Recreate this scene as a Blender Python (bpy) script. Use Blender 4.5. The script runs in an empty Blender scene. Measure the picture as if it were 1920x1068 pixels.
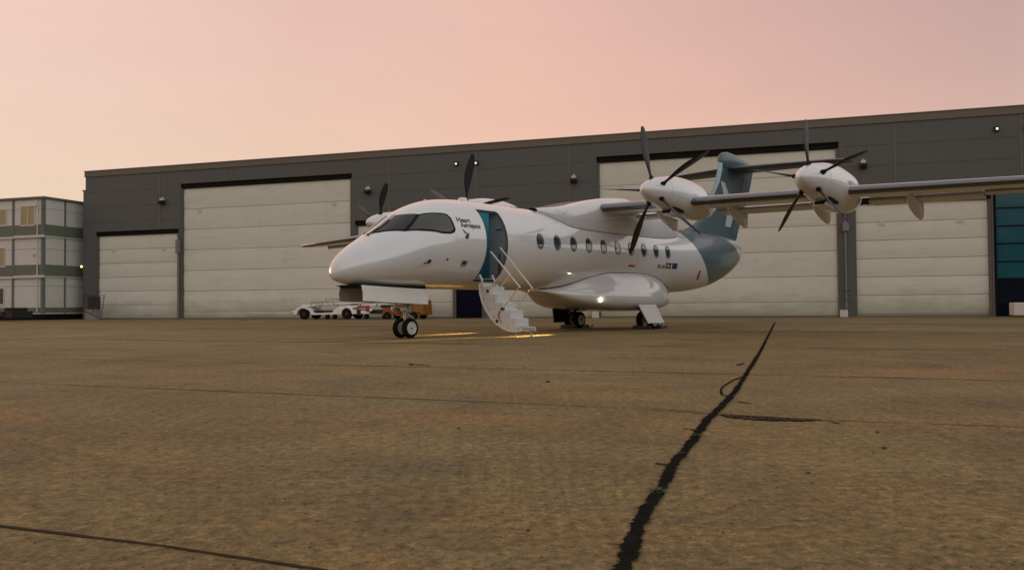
import bpy, bmesh, math, random
from math import sin, cos, pi, radians, degrees, atan2, asin, sqrt
from mathutils import Vector, Matrix
random.seed(7)
SC = bpy.context.scene
COL = SC.collection

# ------------------------------------------------------------------ materials
def new_mat(name):
    m = bpy.data.materials.new(name); m.use_nodes = True
    nt = m.node_tree; nt.nodes.clear()
    out = nt.nodes.new('ShaderNodeOutputMaterial')
    b = nt.nodes.new('ShaderNodeBsdfPrincipled')
    nt.links.new(b.outputs[0], out.inputs[0])
    return m, nt, b
def N(nt, t, **kw):
    n = nt.nodes.new(t)
    for k, v in kw.items():
        if k.startswith('i_'): n.inputs[k[2:].replace('_', ' ')].default_value = v
        else: setattr(n, k, v)
    return n
def noise(nt, vec, scale, detail=4, rough=.5, dist=0):
    n = nt.nodes.new('ShaderNodeTexNoise')
    n.inputs['Scale'].default_value = scale; n.inputs['Detail'].default_value = detail
    n.inputs['Roughness'].default_value = rough; n.inputs['Distortion'].default_value = dist
    nt.links.new(vec, n.inputs['Vector']); return n.outputs['Fac']
def ramp(nt, fac, stops):
    r = nt.nodes.new('ShaderNodeValToRGB')
    e = r.color_ramp.elements
    while len(e) > 1: e.remove(e[-1])
    first = True
    for p, c in stops:
        if len(c) == 3: c = (*c, 1)
        if first: e[0].position = p; e[0].color = c; first = False
        else:
            q = e.new(p); q.color = c
    nt.links.new(fac, r.inputs[0]); return r.outputs[0]
def mixc(nt, fac, a, b, mode='MIX'):
    m = nt.nodes.new('ShaderNodeMix'); m.data_type = 'RGBA'; m.blend_type = mode
    for s, v in ((m.inputs[0], fac), (m.inputs[6], a), (m.inputs[7], b)):
        if isinstance(v, (int, float)): s.default_value = v
        elif isinstance(v, tuple): s.default_value = (*v, 1) if len(v) == 3 else v
        else: nt.links.new(v, s)
    return m.outputs[2]
def math_n(nt, op, a, b=0.0, c=None):
    m = nt.nodes.new('ShaderNodeMath'); m.operation = op
    for i, v in enumerate((a, b, c)):
        if v is None: continue
        if isinstance(v, (int, float)): m.inputs[i].default_value = v
        else: nt.links.new(v, m.inputs[i])
    return m.outputs[0]
def coords(nt, scale=(1, 1, 1), obj=True):
    tc = nt.nodes.new('ShaderNodeTexCoord'); mp = nt.nodes.new('ShaderNodeMapping')
    mp.inputs['Scale'].default_value = scale
    nt.links.new(tc.outputs['Object'], mp.inputs[0]); return mp.outputs[0]
def bump(nt, b, h, strength=.2, dist=.01):
    n = nt.nodes.new('ShaderNodeBump'); n.inputs['Strength'].default_value = strength
    n.inputs['Distance'].default_value = dist
    nt.links.new(h, n.inputs['Height']); nt.links.new(n.outputs[0], b.inputs['Normal'])
def simple(name, col, rough=.5, metal=0, coat=0, var=.12, scale=3, stretch=(1, 1, 1), emis=None, es=0, rvar=.08, spec=.5):
    m, nt, b = new_mat(name)
    v = coords(nt, stretch)
    n1 = noise(nt, v, scale, 5, .6)
    c = mixc(nt, n1, tuple(x*(1-var) for x in col), tuple(min(1, x*(1+var)) for x in col))
    nt.links.new(c, b.inputs['Base Color'])
    r = math_n(nt, 'MULTIPLY_ADD', noise(nt, v, scale*3, 3), rvar*2, rough-rvar)
    nt.links.new(r, b.inputs['Roughness'])
    b.inputs['Metallic'].default_value = metal; b.inputs['Coat Weight'].default_value = coat
    b.inputs['Coat Roughness'].default_value = .05
    b.inputs['Specular IOR Level'].default_value = spec
    if emis: b.inputs['Emission Color'].default_value = (*emis, 1); b.inputs['Emission Strength'].default_value = es
    return m

def paint(name, col, rough=.22, coat=.6):
    m, nt, b = new_mat(name)
    v = coords(nt)
    n1 = noise(nt, v, 1.3, 6, .6)
    st = noise(nt, coords(nt, (1.2, 1.2, 7)), 1.5, 4, .6)
    c = mixc(nt, n1, tuple(x*.93 for x in col), col)
    c = mixc(nt, math_n(nt, 'MULTIPLY', ramp(nt, st, [(.5, (0, 0, 0)), (.8, (1, 1, 1))]), .10), c, tuple(x*y for x, y in zip(col, (.75, .7, .62))))
    nt.links.new(c, b.inputs['Base Color'])
    nt.links.new(math_n(nt, 'MULTIPLY_ADD', n1, .16, rough-.08), b.inputs['Roughness'])
    b.inputs['Coat Weight'].default_value = coat; b.inputs['Coat Roughness'].default_value = .05; b.inputs['Coat IOR'].default_value = 1.85
    bump(nt, b, noise(nt, v, 1.6, 2), .12, .02)
    return m
M = {}
M['white'] = paint('white_aircraft_paint', (.70, .705, .725), .25, 1.0)
M['teal'] = simple('slate_teal_paint', (.072, .118, .138), .30, 0, .35, .03, 1.2, rvar=.02)
M['teal_dark'] = simple('slate_teal_fin', (.075, .118, .135), .36, 0, .2, .04, 1.2, rvar=.02)
M['silver'] = simple('polished_leading_edge', (.185, .205, .235), .14, 1.0, 0, .08)
M['silver_dark'] = simple('dark_leading_edge', (.09, .105, .12), .3, .7, 0, .08)
M['stab'] = simple('tailplane_paint', (.055, .065, .068), .5, 0, 0, .05, spec=.3)
M['blade'] = simple('black_composite', (.009, .009, .010), .42, 0, 0, .2, spec=.35)
M['blade_edge'] = simple('blade_edge_metal', (.30, .30, .31), .3, .9)
M['black'] = simple('black_rubber_seal', (.008, .008, .009), .6, spec=.15)
M['glass'] = simple('cockpit_glass', (.010, .013, .015), .06, 0, 0, .3, .8, spec=.55)
M['glass_green'] = simple('side_glass', (.035, .042, .030), .10, 0, 0, .25, 2.5, spec=.8)
M['pane'] = simple('cabin_pane', (.012, .03, .045), .05, 0, 1, .3, spec=.9)
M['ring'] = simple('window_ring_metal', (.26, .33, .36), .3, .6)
M['seam'] = simple('panel_gap', (.02, .018, .018), .7)
M['groove'] = simple('cladding_joint', (.07, .066, .058), .8)
M['seam_l'] = simple('fine_panel_gap', (.33, .31, .30), .6)
M['interior'] = simple('bulkhead_grey', (.26, .27, .285), .5, 0, 0, .05)
M['blue_lining'] = simple('cabin_lining_blue', (.03, .25, .38), .5, 0, 0, .1, emis=(.02, .22, .30), es=.22)
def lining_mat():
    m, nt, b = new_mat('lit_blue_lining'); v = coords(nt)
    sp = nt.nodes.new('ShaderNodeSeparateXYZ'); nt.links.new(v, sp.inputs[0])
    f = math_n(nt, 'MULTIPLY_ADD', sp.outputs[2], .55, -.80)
    c = ramp(nt, f, [(.02, (.006, .012, .017)), (.55, (.018, .06, .082)), (1, (.06, .25, .32))])  # cabin light painted as emission, bright above and fading towards the floor
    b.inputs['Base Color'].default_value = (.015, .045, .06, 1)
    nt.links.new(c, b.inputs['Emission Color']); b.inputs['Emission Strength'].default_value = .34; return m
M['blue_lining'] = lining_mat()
M['lip'] = simple('door_seal_lip', (.12, .14, .16), .5)
M['tyre'] = simple('tyre_rubber', (.010, .009, .009), .85, spec=.15)
M['rim'] = simple('wheel_rim_white', (.62, .60, .55), .4, .1)
M['metal'] = simple('gear_metal', (.38, .36, .32), .35, .7)
M['darkmetal'] = simple('dark_gear_metal', (.05, .05, .05), .45, .6)
M['rail'] = simple('rail_white', (.62, .60, .56), .35, .1)
M['stair'] = simple('stair_white', (.60, .60, .575), .4, 0, .1, .08)
M['doorpanel'] = simple('gear_door_white', (.70, .69, .66), .35, 0, .2)
M['grey_in'] = simple('gear_door_inside', (.36, .35, .32), .5)
M['navydoor'] = simple('navy_door', (.003, .004, .016), .6, spec=.08)
M['red'] = simple('red_flag', (.40, .015, .02), .5)
M['navy'] = simple('flag_blue', (.006, .012, .09), .4)
M['flagdark'] = simple('flag_field', (.012, .022, .05), .4)
M['flagyellow'] = simple('flag_yellow', (.55, .42, .10), .4)
M['letter'] = simple('black_lettering', (.012, .012, .014), .4)
M['lamp_on'] = simple('lamp_lens', (1, .9, .7), .2, emis=(1, .86, .6), es=16)
M['lamp_small'] = simple('floodlight_lens', (1, 1, 1), .2, emis=(1, .95, .85), es=1.1)
M['lamp_warm'] = simple('warm_lens', (1, .8, .5), .2, emis=(1, .62, .2), es=3.5)

def facade(name, col, dirt=.25, grime=0.0, gcol=(.25, .27, .17)):
    m, nt, b = new_mat(name)
    v = coords(nt)
    big = noise(nt, coords(nt, (.12, .12, .12)), 1, 4, .6)
    st = noise(nt, coords(nt, (3, 3, .18)), 1, 5, .65)
    c = mixc(nt, big, tuple(x*(1-dirt*.5) for x in col), tuple(x*(1+dirt*.4) for x in col))
    c = mixc(nt, math_n(nt, 'MULTIPLY', ramp(nt, st, [(.48, (0, 0, 0)), (.75, (1, 1, 1))]), dirt), c, tuple(x*.72 for x in col))
    if grime:
        c = mixc(nt, math_n(nt, 'MULTIPLY', ramp(nt, noise(nt, coords(nt, (.35, .35, 2.2)), 1.3, 7, .7, .5), [(.50, (0, 0, 0)), (.72, (1, 1, 1))]), .22), c, (.30, .29, .22))
        sep = nt.nodes.new('ShaderNodeSeparateXYZ'); nt.links.new(v, sep.inputs[0])
        g = ramp(nt, math_n(nt, 'MULTIPLY_ADD', sep.outputs[2], .28, math_n(nt, 'MULTIPLY', noise(nt, coords(nt, (.5, .5, 1.4)), 1.3, 5, .65), .55)), [(.15, (1, 1, 1)), (.72, (0, 0, 0))])
        c = mixc(nt, math_n(nt, 'MULTIPLY', g, grime), c, gcol)
        # thin scuffs
        sc = noise(nt, coords(nt, (.6, .6, 9)), 1.1, 6, .7)
        c = mixc(nt, math_n(nt, 'MULTIPLY', ramp(nt, sc, [(.62, (0, 0, 0)), (.7, (1, 1, 1))]), math_n(nt, 'MULTIPLY', g, .35)), c, tuple(x*.5 for x in col))
    nt.links.new(c, b.inputs['Base Color'])
    b.inputs['Roughness'].default_value = .6
    b.inputs['Specular IOR Level'].default_value = .3
    return m
M['clad'] = facade('charcoal_cladding', (.112, .118, .114), .22)
M['clad_dk'] = facade('door_frame_grey', (.13, .115, .095), .15)
M['clad_light'] = facade('cladding_trim', (.165, .143, .112), .2)
M['gate'] = facade('hangar_gate_cream', (.67, .68, .58), .14, .85, (.25, .25, .165))
M['gate_seam'] = simple('gate_seam', (.27, .255, .20), .8)
M['gateblack'] = simple('gate_header_black', (.010, .010, .010), .7, spec=.1)
M['steel'] = simple('grey_steel', (.20, .19, .18), .5, .2)
M['cont'] = facade('container_grey', (.66, .65, .60), .15, .2, (.2, .22, .2))
M['cont_band'] = facade('container_green_band', (.155, .175, .13), .2)
M['cont_post'] = simple('container_post', (.15, .16, .135), .6)
M['curtain'] = simple('ochre_curtain', (.42, .33, .17), .8, stretch=(6, 6, .3), var=.35, scale=4)  # plain ochre cloth colour with vertical streaks
M['winwhite'] = simple('window_frame_white', (.6, .58, .52), .5)
M['glazing'] = simple('teal_glazing', (.006, .082, .108), .12, 0, .3, .35, .5)
M['glazing_dark'] = simple('dark_glazing', (.002, .006, .016), .12, 0, 0, .3, .5, spec=.3)
M['vwhite'] = simple('vehicle_white', (.86, .84, .80), .4, 0, .3)
M['vorange'] = simple('vehicle_orange', (.28, .11, .010), .45, 0, .2, .25, 5)
M['vrust'] = simple('vehicle_rust_orange', (.30, .065, .012), .5, 0, 0, .25)
M['rubber'] = simple('black_plastic', (.015, .014, .013), .6)
M['concrete'] = simple('block_concrete', (.26, .25, .225), .85)
M['leaf'] = simple('dry_leaf', (.06, .02, .008), .8)
M['stone'] = simple('pebble', (.06, .045, .03), .9)
M['rubble'] = simple('rubble', (.17, .135, .085), .9)
M['weed'] = simple('weed_green', (.035, .07, .012), .7)
M['paintline'] = simple('worn_white_line', (.42, .38, .33), .8, var=.3, scale=8)
M['mesh'] = simple('mesh_wire', (.10, .10, .09), .6, .3)

def tar_mat():
    m, nt, b = new_mat('tar_seal'); v = coords(nt)
    c = mixc(nt, noise(nt, v, 25, 6, .7), (.002, .002, .002), (.03, .028, .024))
    c = mixc(nt, ramp(nt, noise(nt, v, 3.2, 4, .6), [(.60, (0, 0, 0)), (.75, (1, 1, 1))]), c, (.02, .026, .009))
    nt.links.new(c, b.inputs['Base Color']); b.inputs['Roughness'].default_value = 1; b.inputs['Specular IOR Level'].default_value = 0
    bump(nt, b, noise(nt, v, 60, 4), .6, .01); return m
M['tar'] = tar_mat()
def joint_mat():
    m, nt, b = new_mat('slab_joint'); v = coords(nt)
    c = mixc(nt, noise(nt, v, 12, 6, .7), (.018, .013, .009), (.08, .056, .032))
    nt.links.new(c, b.inputs['Base Color']); b.inputs['Roughness'].default_value = 1; b.inputs['Specular IOR Level'].default_value = .05; return m
M['joint'] = joint_mat()
M['joint_faint'] = simple('worn_joint', (.095, .065, .036), .9, var=.5, scale=4, spec=.1)
def apron_mat():
    m, nt, b = new_mat('old_concrete_apron'); v = coords(nt)
    vs = coords(nt, (1, 1, 1))
    mr = nt.nodes.new('ShaderNodeMapping'); mr.inputs['Rotation'].default_value = (0, 0, .40); nt.links.new(v, mr.inputs[0]); rot = mr.outputs[0]
    ms = nt.nodes.new('ShaderNodeMapping'); ms.inputs['Scale'].default_value = (.38, 1.0, 1); nt.links.new(rot, ms.inputs[0]); stv = ms.outputs[0]
    big = noise(nt, v, .13, 6, .62, .4)
    mid = noise(nt, v, .8, 7, .7, .3)
    fine = noise(nt, v, 14, 6, .75)
    grit = noise(nt, v, 85, 3, .8)
    c = ramp(nt, big, [(.3, (.155, .108, .044)), (.5, (.218, .153, .062)), (.7, (.27, .195, .084))])
    och = noise(nt, stv, .75, 7, .68, .7)
    c = mixc(nt, math_n(nt, 'MULTIPLY', ramp(nt, och, [(.50, (0, 0, 0)), (.70, (1, 1, 1))]), .65), c, (.30, .165, .062))
    olive = ramp(nt, noise(nt, stv, .5, 6, .62, 1.0), [(.48, (0, 0, 0)), (.62, (1, 1, 1))])
    c = mixc(nt, math_n(nt, 'MULTIPLY', olive, .55), c, (.20, .165, .082))
    stain = ramp(nt, noise(nt, stv, 1.1, 8, .74, .8), [(.52, (0, 0, 0)), (.68, (1, 1, 1))])
    c = mixc(nt, math_n(nt, 'MULTIPLY', stain, .50), c, (.078, .060, .036))
    pale = ramp(nt, noise(nt, stv, 1.7, 7, .7, .4), [(.62, (0, 0, 0)), (.74, (1, 1, 1))])
    c = mixc(nt, math_n(nt, 'MULTIPLY', pale, .45), c, (.36, .28, .15))
    c = mixc(nt, .8, c, ramp(nt, mid, [(.30, (.62, .62, .62)), (.5, (1, 1, 1)), (.70, (1.28, 1.26, 1.22))]), 'MULTIPLY')
    # long dark drag marks and slab to slab tone changes
    sepv = nt.nodes.new('ShaderNodeSeparateXYZ'); nt.links.new(rot, sepv.inputs[0])
    slab = nt.nodes.new('ShaderNodeTexNoise'); slab.noise_dimensions = '1D'; slab.inputs['Scale'].default_value = 1.0; slab.inputs['Detail'].default_value = 0
    nt.links.new(math_n(nt, 'FLOOR', math_n(nt, 'MULTIPLY', sepv.outputs[1], .27)), slab.inputs['W'])
    c = mixc(nt, .8, c, ramp(nt, slab.outputs['Fac'], [(.3, (.86, .86, .85)), (.7, (1.12, 1.11, 1.1))]), 'MULTIPLY')
    fm = ramp(nt, fine, [(.32, (.45, .45, .45)), (.5, (1, 1, 1)), (.68, (1.5, 1.47, 1.4))])
    c = mixc(nt, .9, c, fm, 'MULTIPLY')
    g2 = noise(nt, v, 26, 5, .82)
    c = mixc(nt, .9, c, ramp(nt, g2, [(.34, (.30, .29, .28)), (.46, (.90, .90, .90)), (.55, (1.08, 1.08, 1.07)), (.66, (1.75, 1.7, 1.6))]), 'MULTIPLY')
    # raked finish, faint lines running towards the doors, only in patches
    mk = nt.nodes.new('ShaderNodeMapping'); mk.inputs['Rotation'].default_value = (0, 0, .31); mk.inputs['Scale'].default_value = (24, .25, 1); nt.links.new(v, mk.inputs[0])
    rk = noise(nt, mk.outputs[0], 1, 3, .6)
    pm = ramp(nt, noise(nt, v, .45, 3, .5), [(.45, (0, 0, 0)), (.6, (1, 1, 1))])
    c = mixc(nt, math_n(nt, 'MULTIPLY', pm, .5), c, mixc(nt, 1.0, c, ramp(nt, rk, [(.38, (.70, .70, .70)), (.6, (1.18, 1.17, 1.14))]), 'MULTIPLY'))
    gm = ramp(nt, grit, [(.33, (.32, .30, .28)), (.47, (1, 1, 1)), (.60, (1, 1, 1)), (.70, (1.9, 1.85, 1.7))])
    c = mixc(nt, .9, c, gm, 'MULTIPLY')
    nt.links.new(c, b.inputs['Base Color'])
    nt.links.new(math_n(nt, 'MULTIPLY_ADD', mid, .25, .62), b.inputs['Roughness'])
    b.inputs['Specular IOR Level'].default_value = .22
    h = math_n(nt, 'ADD', math_n(nt, 'MULTIPLY', fine, .7), grit)
    bump(nt, b, h, .55, .012)
    return m
M['apron'] = apron_mat()

# ------------------------------------------------------------------ mesh helpers
class MB:
    def __init__(s, f=None): s.v = []; s.f = []; s.map = f
    def add(s, vs, fs):
        n = len(s.v); s.v += [tuple(p) for p in vs]; s.f += [tuple(i+n for i in q) for q in fs]
    def box(s, x0, x1, y0, y1, z0, z1):
        s.add([(x0, y0, z0), (x1, y0, z0), (x1, y1, z0), (x0, y1, z0), (x0, y0, z1), (x1, y0, z1), (x1, y1, z1), (x0, y1, z1)],
              [(0, 3, 2, 1), (4, 5, 6, 7), (0, 1, 5, 4), (1, 2, 6, 5), (2, 3, 7, 6), (3, 0, 4, 7)])
    def prism(s, poly, a0, a1, axis):   # poly in the two other axes
        def P(p, a):
            return {0: (a, p[0], p[1]), 1: (p[0], a, p[1]), 2: (p[0], p[1], a)}[axis]
        n = len(poly)
        s.add([P(p, a0) for p in poly]+[P(p, a1) for p in poly],
              [tuple(range(n)), tuple(range(2*n-1, n-1, -1))]+[(i, (i+1) % n, n+(i+1) % n, n+i) for i in range(n)])
    def loft(s, rings, closed=True, caps=True):
        n = len(rings[0]); vs = [p for r in rings for p in r]; fs = []
        for i in range(len(rings)-1):
            for j in range(n if closed else n-1):
                k = (j+1) % n
                fs.append((i*n+j, i*n+k, (i+1)*n+k, (i+1)*n+j))
        if caps and closed:
            fs.append(tuple(range(n))); fs.append(tuple((len(rings)-1)*n+j for j in range(n)))
        s.add(vs, fs)
    def tube(s, pts, r, n=8):
        pts = [Vector(p) for p in pts]; rings = []
        rr = r if isinstance(r, (list, tuple)) else [r]*len(pts)
        prev = None
        for i, p in enumerate(pts):
            d = (pts[min(i+1, len(pts)-1)]-pts[max(i-1, 0)]).normalized()
            if prev is None:
                a = d.cross(Vector((0, 0, 1)))
                if a.length < .1: a = d.cross(Vector((1, 0, 0)))
            else: a = prev-d*prev.dot(d)
            a.normalize(); prev = a; b2 = d.cross(a)
            rings.append([tuple(p+(a*cos(2*pi*k/n)+b2*sin(2*pi*k/n))*rr[i]) for k in range(n)])
        s.loft(rings)
    def lathe(s, c, axis, prof, n=28):  # prof: (distance along axis, radius)
        c = Vector(c); d = Vector(axis).normalized()
        a = d.cross(Vector((0, 0, 1)))
        if a.length < .1: a = d.cross(Vector((1, 0, 0)))
        a.normalize(); b2 = d.cross(a)
        s.loft([[tuple(c+d*h+(a*cos(2*pi*k/n)+b2*sin(2*pi*k/n))*r) for k in range(n)] for h, r in prof])
def obj(name, mb, mat, parent=None, smooth=False, bevel=0, angle=35, label=None):
    me = bpy.data.meshes.new(name)
    me.from_pydata(mb.v, [], mb.f)
    bm = bmesh.new(); bm.from_mesh(me)
    bmesh.ops.remove_doubles(bm, verts=bm.verts, dist=1e-5)
    bmesh.ops.recalc_face_normals(bm, faces=bm.faces)
    if bevel:
        es = [e for e in bm.edges if len(e.link_faces) == 2 and e.calc_face_angle() > .6]
        bmesh.ops.bevel(bm, geom=es, offset=bevel, segments=2, affect='EDGES', profile=.6)
    if smooth:
        for f in bm.faces: f.smooth = True
        for e in bm.edges:
            if len(e.link_faces) == 2 and e.calc_face_angle() > radians(angle): e.smooth = False
    bm.to_mesh(me); bm.free()
    me.materials.append(mat)
    o = bpy.data.objects.new(name, me); COL.objects.link(o)
    if parent: o.parent = parent
    if label: o['label'] = label
    return o
def empty(name, loc, rz=0):
    o = bpy.data.objects.new(name, None); COL.objects.link(o)
    o.location = loc; o.rotation_euler = (0, 0, rz); return o
def tag(o, label=None, cat=None, group=None, kind=None):
    if label: o['label'] = label
    if cat: o['category'] = cat
    if group: o['group'] = group
    if kind: o['kind'] = kind
    return o
def copy_tree(o, parent=None):
    c = o.copy(); COL.objects.link(c)
    if parent: c.parent = parent
    for ch in list(o.children): copy_tree(ch, c)
    return c

# ------------------------------------------------------------------ camera
F = 1576.85; HC = .7819; PT = .0251; RL = -.0078
cam = bpy.data.cameras.new('camera'); co = bpy.data.objects.new('camera', cam); COL.objects.link(co)
cam.sensor_width = 36; cam.lens = F*36/1920; cam.clip_start = .05; cam.clip_end = 6000
X = Vector((1, 0, 0)); V = Vector((0, -sin(PT), cos(PT))); FW = Vector((0, cos(PT), sin(PT)))
Rv = X*cos(RL)+V*sin(RL); Uv = -X*sin(RL)+V*cos(RL)
mat = Matrix((Rv, Uv, -FW)).transposed().to_4x4(); mat.translation = (0, 0, HC)
co.matrix_world = mat
SC.camera = co

# ------------------------------------------------------------------ world and sun
w = bpy.data.worlds.new('World'); SC.world = w; w.use_nodes = True
nt = w.node_tree; nt.nodes.clear()
out = nt.nodes.new('ShaderNodeOutputWorld')
tc = nt.nodes.new('ShaderNodeTexCoord'); sep = nt.nodes.new('ShaderNodeSeparateXYZ'); nt.links.new(tc.outputs['Generated'], sep.inputs[0])
hx_ = math_n(nt, 'MULTIPLY', sep.outputs[0], -.77); hy_ = math_n(nt, 'MULTIPLY', sep.outputs[1], .64)
ln = math_n(nt, 'SQRT', math_n(nt, 'MAXIMUM', math_n(nt, 'SUBTRACT', 1.0, math_n(nt, 'POWER', sep.outputs[2], 2)), .0004))
a_ = math_n(nt, 'MULTIPLY_ADD', math_n(nt, 'DIVIDE', math_n(nt, 'ADD', hx_, hy_), ln), .5, .5)
zz = sep.outputs[2]
low = ramp(nt, a_, [(0, (1.0, 1.0, .97)), (.30, (.95, .85, .78)), (.578, (.71, .475, .40)), (.70, (.84, .525, .405)), (.82, (.90, .575, .43)), (.91, (.87, .62, .465)), (.972, (.86, .65, .50)), (1, (.88, .69, .50))])
mid = ramp(nt, a_, [(0, (.92, .93, .94)), (.30, (.85, .77, .73)), (.578, (.565, .38, .345)), (.70, (.70, .445, .385)), (.82, (.82, .52, .43)), (.91, (.82, .55, .465)), (.972, (.87, .61, .53)), (1, (.88, .62, .54))])
mz = N(nt, 'ShaderNodeMapRange', interpolation_type='SMOOTHSTEP'); nt.links.new(zz, mz.inputs[0]); mz.inputs[1].default_value = .10; mz.inputs[2].default_value = .34
c1 = mixc(nt, mz.outputs[0], low, mid)
mz2 = N(nt, 'ShaderNodeMapRange', interpolation_type='SMOOTHSTEP'); nt.links.new(zz, mz2.inputs[0]); mz2.inputs[1].default_value = .32; mz2.inputs[2].default_value = 1
c2 = mixc(nt, mz2.outputs[0], c1, (.56, .55, .55))
# faint thin cloud streaks so that the sky is not a perfect gradient
mpw = nt.nodes.new('ShaderNodeMapping'); mpw.inputs['Scale'].default_value = (2, 2, 14); mpw.inputs['Rotation'].default_value = (.08, .12, 0); nt.links.new(tc.outputs['Generated'], mpw.inputs[0])
cl = ramp(nt, noise(nt, mpw.outputs[0], 1.6, 5, .55, .4), [(.35, (.985, .985, .985)), (.7, (1.02, 1.012, 1.008))])
c3 = mixc(nt, 1.0, c2, cl, 'MULTIPLY')
mpk = nt.nodes.new('ShaderNodeMapping'); mpk.inputs['Scale'].default_value = (7, 7, .01); nt.links.new(tc.outputs['Generated'], mpk.inputs[0])
edge = math_n(nt, 'SUBTRACT', zz, math_n(nt, 'MULTIPLY_ADD', noise(nt, mpk.outputs[0], 1.2, 4, .6), .07, .065))
m1 = N(nt, 'ShaderNodeMapRange'); nt.links.new(edge, m1.inputs[0]); m1.inputs[1].default_value = -.004; m1.inputs[2].default_value = .012; m1.inputs[3].default_value = 1; m1.inputs[4].default_value = 0
m2 = N(nt, 'ShaderNodeMapRange'); nt.links.new(a_, m2.inputs[0]); m2.inputs[1].default_value = .50; m2.inputs[2].default_value = .56; m2.inputs[3].default_value = 1; m2.inputs[4].default_value = 0
c3 = mixc(nt, math_n(nt, 'MULTIPLY', m1.outputs[0], m2.outputs[0]), c3, (.085, .078, .066))
bg = nt.nodes.new('ShaderNodeBackground'); nt.links.new(c3, bg.inputs[0]); bg.inputs[1].default_value = .97
SUN_EL, SUN_AZ = radians(5), radians(-62)      # azimuth from +Y towards +X
sky = N(nt, 'ShaderNodeTexSky', sky_type='NISHITA', sun_disc=False)
sky.sun_elevation = SUN_EL; sky.sun_rotation = SUN_AZ
bg2 = nt.nodes.new('ShaderNodeBackground'); nt.links.new(sky.outputs[0], bg2.inputs[0]); bg2.inputs[1].default_value = .004
ad = nt.nodes.new('ShaderNodeAddShader'); nt.links.new(bg.outputs[0], ad.inputs[0]); nt.links.new(bg2.outputs[0], ad.inputs[1]); nt.links.new(ad.outputs[0], out.inputs[0])
sd = bpy.data.lights.new('sun', 'SUN'); sd.energy = .5; sd.angle = radians(24); sd.color = (1, .72, .48)
so = bpy.data.objects.new('sun', sd); COL.objects.link(so)
sv = Vector((sin(SUN_AZ)*cos(SUN_EL), cos(SUN_AZ)*cos(SUN_EL), sin(SUN_EL)))
so.rotation_euler = sv.to_track_quat('Z', 'Y').to_euler()

# ------------------------------------------------------------------ ground
g = MB(); g.add([(-2500, -400, 0), (2500, -400, 0), (2500, 4000, 0), (-2500, 4000, 0)], [(0, 1, 2, 3)])
ap = obj('apron_ground', g, M['apron']); tag(ap, 'brown weathered concrete apron', 'apron', kind='structure')

def strip(pts, width, jag, step=.06, z=.004, seed=1, taper=0, broken=0, spike=0):
    rnd = random.Random(seed); mb = MB(); L = []; R = []
    def flush():
        nonlocal L, R
        if len(L) > 1:
            n = len(L); mb.add(L+R, [(i, i+1, n+i+1, n+i) for i in range(n-1)])
        L = []; R = []
    wl = wr = width/2; on = True
    for (x0, y0), (x1, y1) in zip(pts, pts[1:]):
        d = sqrt((x1-x0)**2+(y1-y0)**2)
        st = step*(1 if d/step < 900 else d/step/900)
        n = max(1, int(d/st)); nx, ny = -(y1-y0)/d, (x1-x0)/d
        for i in range(n):
            u = i/n; x = x0+(x1-x0)*u; y = y0+(y1-y0)*u
            wl += (rnd.uniform(-1, 1)*jag + (width/2-wl)*.12); wr += (rnd.uniform(-1, 1)*jag + (width/2-wr)*.12)
            if broken and rnd.random() < broken: on = not on
            if not on: flush(); continue
            a = max(.15*width, wl); c = max(.15*width, wr)
            if spike: a += rnd.random()**2*spike; c += rnd.random()**2*spike
            if spike and rnd.random() < .02: a += spike*2.5*rnd.random()
            if spike and rnd.random() < .02: c += spike*2*rnd.random()
            L.append((x+nx*a, y+ny*a, z)); R.append((x-nx*c, y-ny*c, z))
    flush(); return mb
tarpts = [(-.02, 1.2), (.26, 2.3), (.325, 2.52), (.37, 2.71), (.44, 3.01), (.54, 3.32), (.68, 3.77), (.81, 4.22), (.98, 4.69), (1.13, 5.14), (1.29, 5.65), (1.48, 6.15), (1.67, 6.67), (1.87, 7.21), (2.09, 7.84), (2.46, 8.97), (2.96, 10.48), (4.03, 13.72), (6.45, 21.2), (11.3, 36.2)]
o = obj('tar_sealed_crack', strip(tarpts, .043, .004, .006, z=.008, seed=4, spike=.014), M['tar']); tag(o, 'wide black tar-filled crack running away across the apron', 'crack', kind='structure')
o = obj('crack_loop', strip([(2.56, 9.24), (2.40, 8.95), (2.24, 8.61), (2.07, 8.2), (1.93, 7.81), (1.83, 7.43), (1.81, 7.28), (1.83, 7.19), (1.90, 7.25)], .015, .003, .012, z=.006, seed=9, spike=.008), M['tar']); tag(o, 'thin side loop branching off the tar crack', 'crack', kind='structure')
for kk, (pts_, lab_) in enumerate([([(1.21, 5.30), (1.14, 5.24), (1.10, 5.31), (1.05, 5.29)], 'short side crack left of the tar crack before the spalled patch'), ([(1.72, 6.80), (1.80, 6.76), (1.88, 6.62)], 'hairline side crack right of the tar crack'), ([(.80, 4.20), (.76, 4.13), (.69, 4.16)], 'tiny side crack left of the tar crack, near end')]):
    o = obj('side_crack', strip(pts_, .014, .004, .01, z=.006, seed=50+kk, spike=.006), M['tar']); tag(o, lab_, 'crack', kind='structure')
def jl(name, pts, wd, jag, lab, seed, broken=0, mat='joint'):
    o = obj(name, strip(pts, wd, jag, .05, seed=seed, broken=broken), M[mat]); tag(o, lab, 'joint', kind='structure')
jl('slab_joint', [(-6, 4.85), (-1.87, 3.07), (-1.17, 2.80), (-.58, 2.53), (.30, 2.16)], .013, .0022, 'dark slab joint crossing the near left corner', 11)
jl('slab_joint', [(-14, 12.7), (.16, 6.73), (1.15, 6.29), (1.42, 6.03), (2.04, 5.68), (3.14, 5.3), (8, 3.1)], .018, .004, 'slab joint crossing the tar crack beside the spalled patch', 12, mat='joint_faint')
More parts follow.
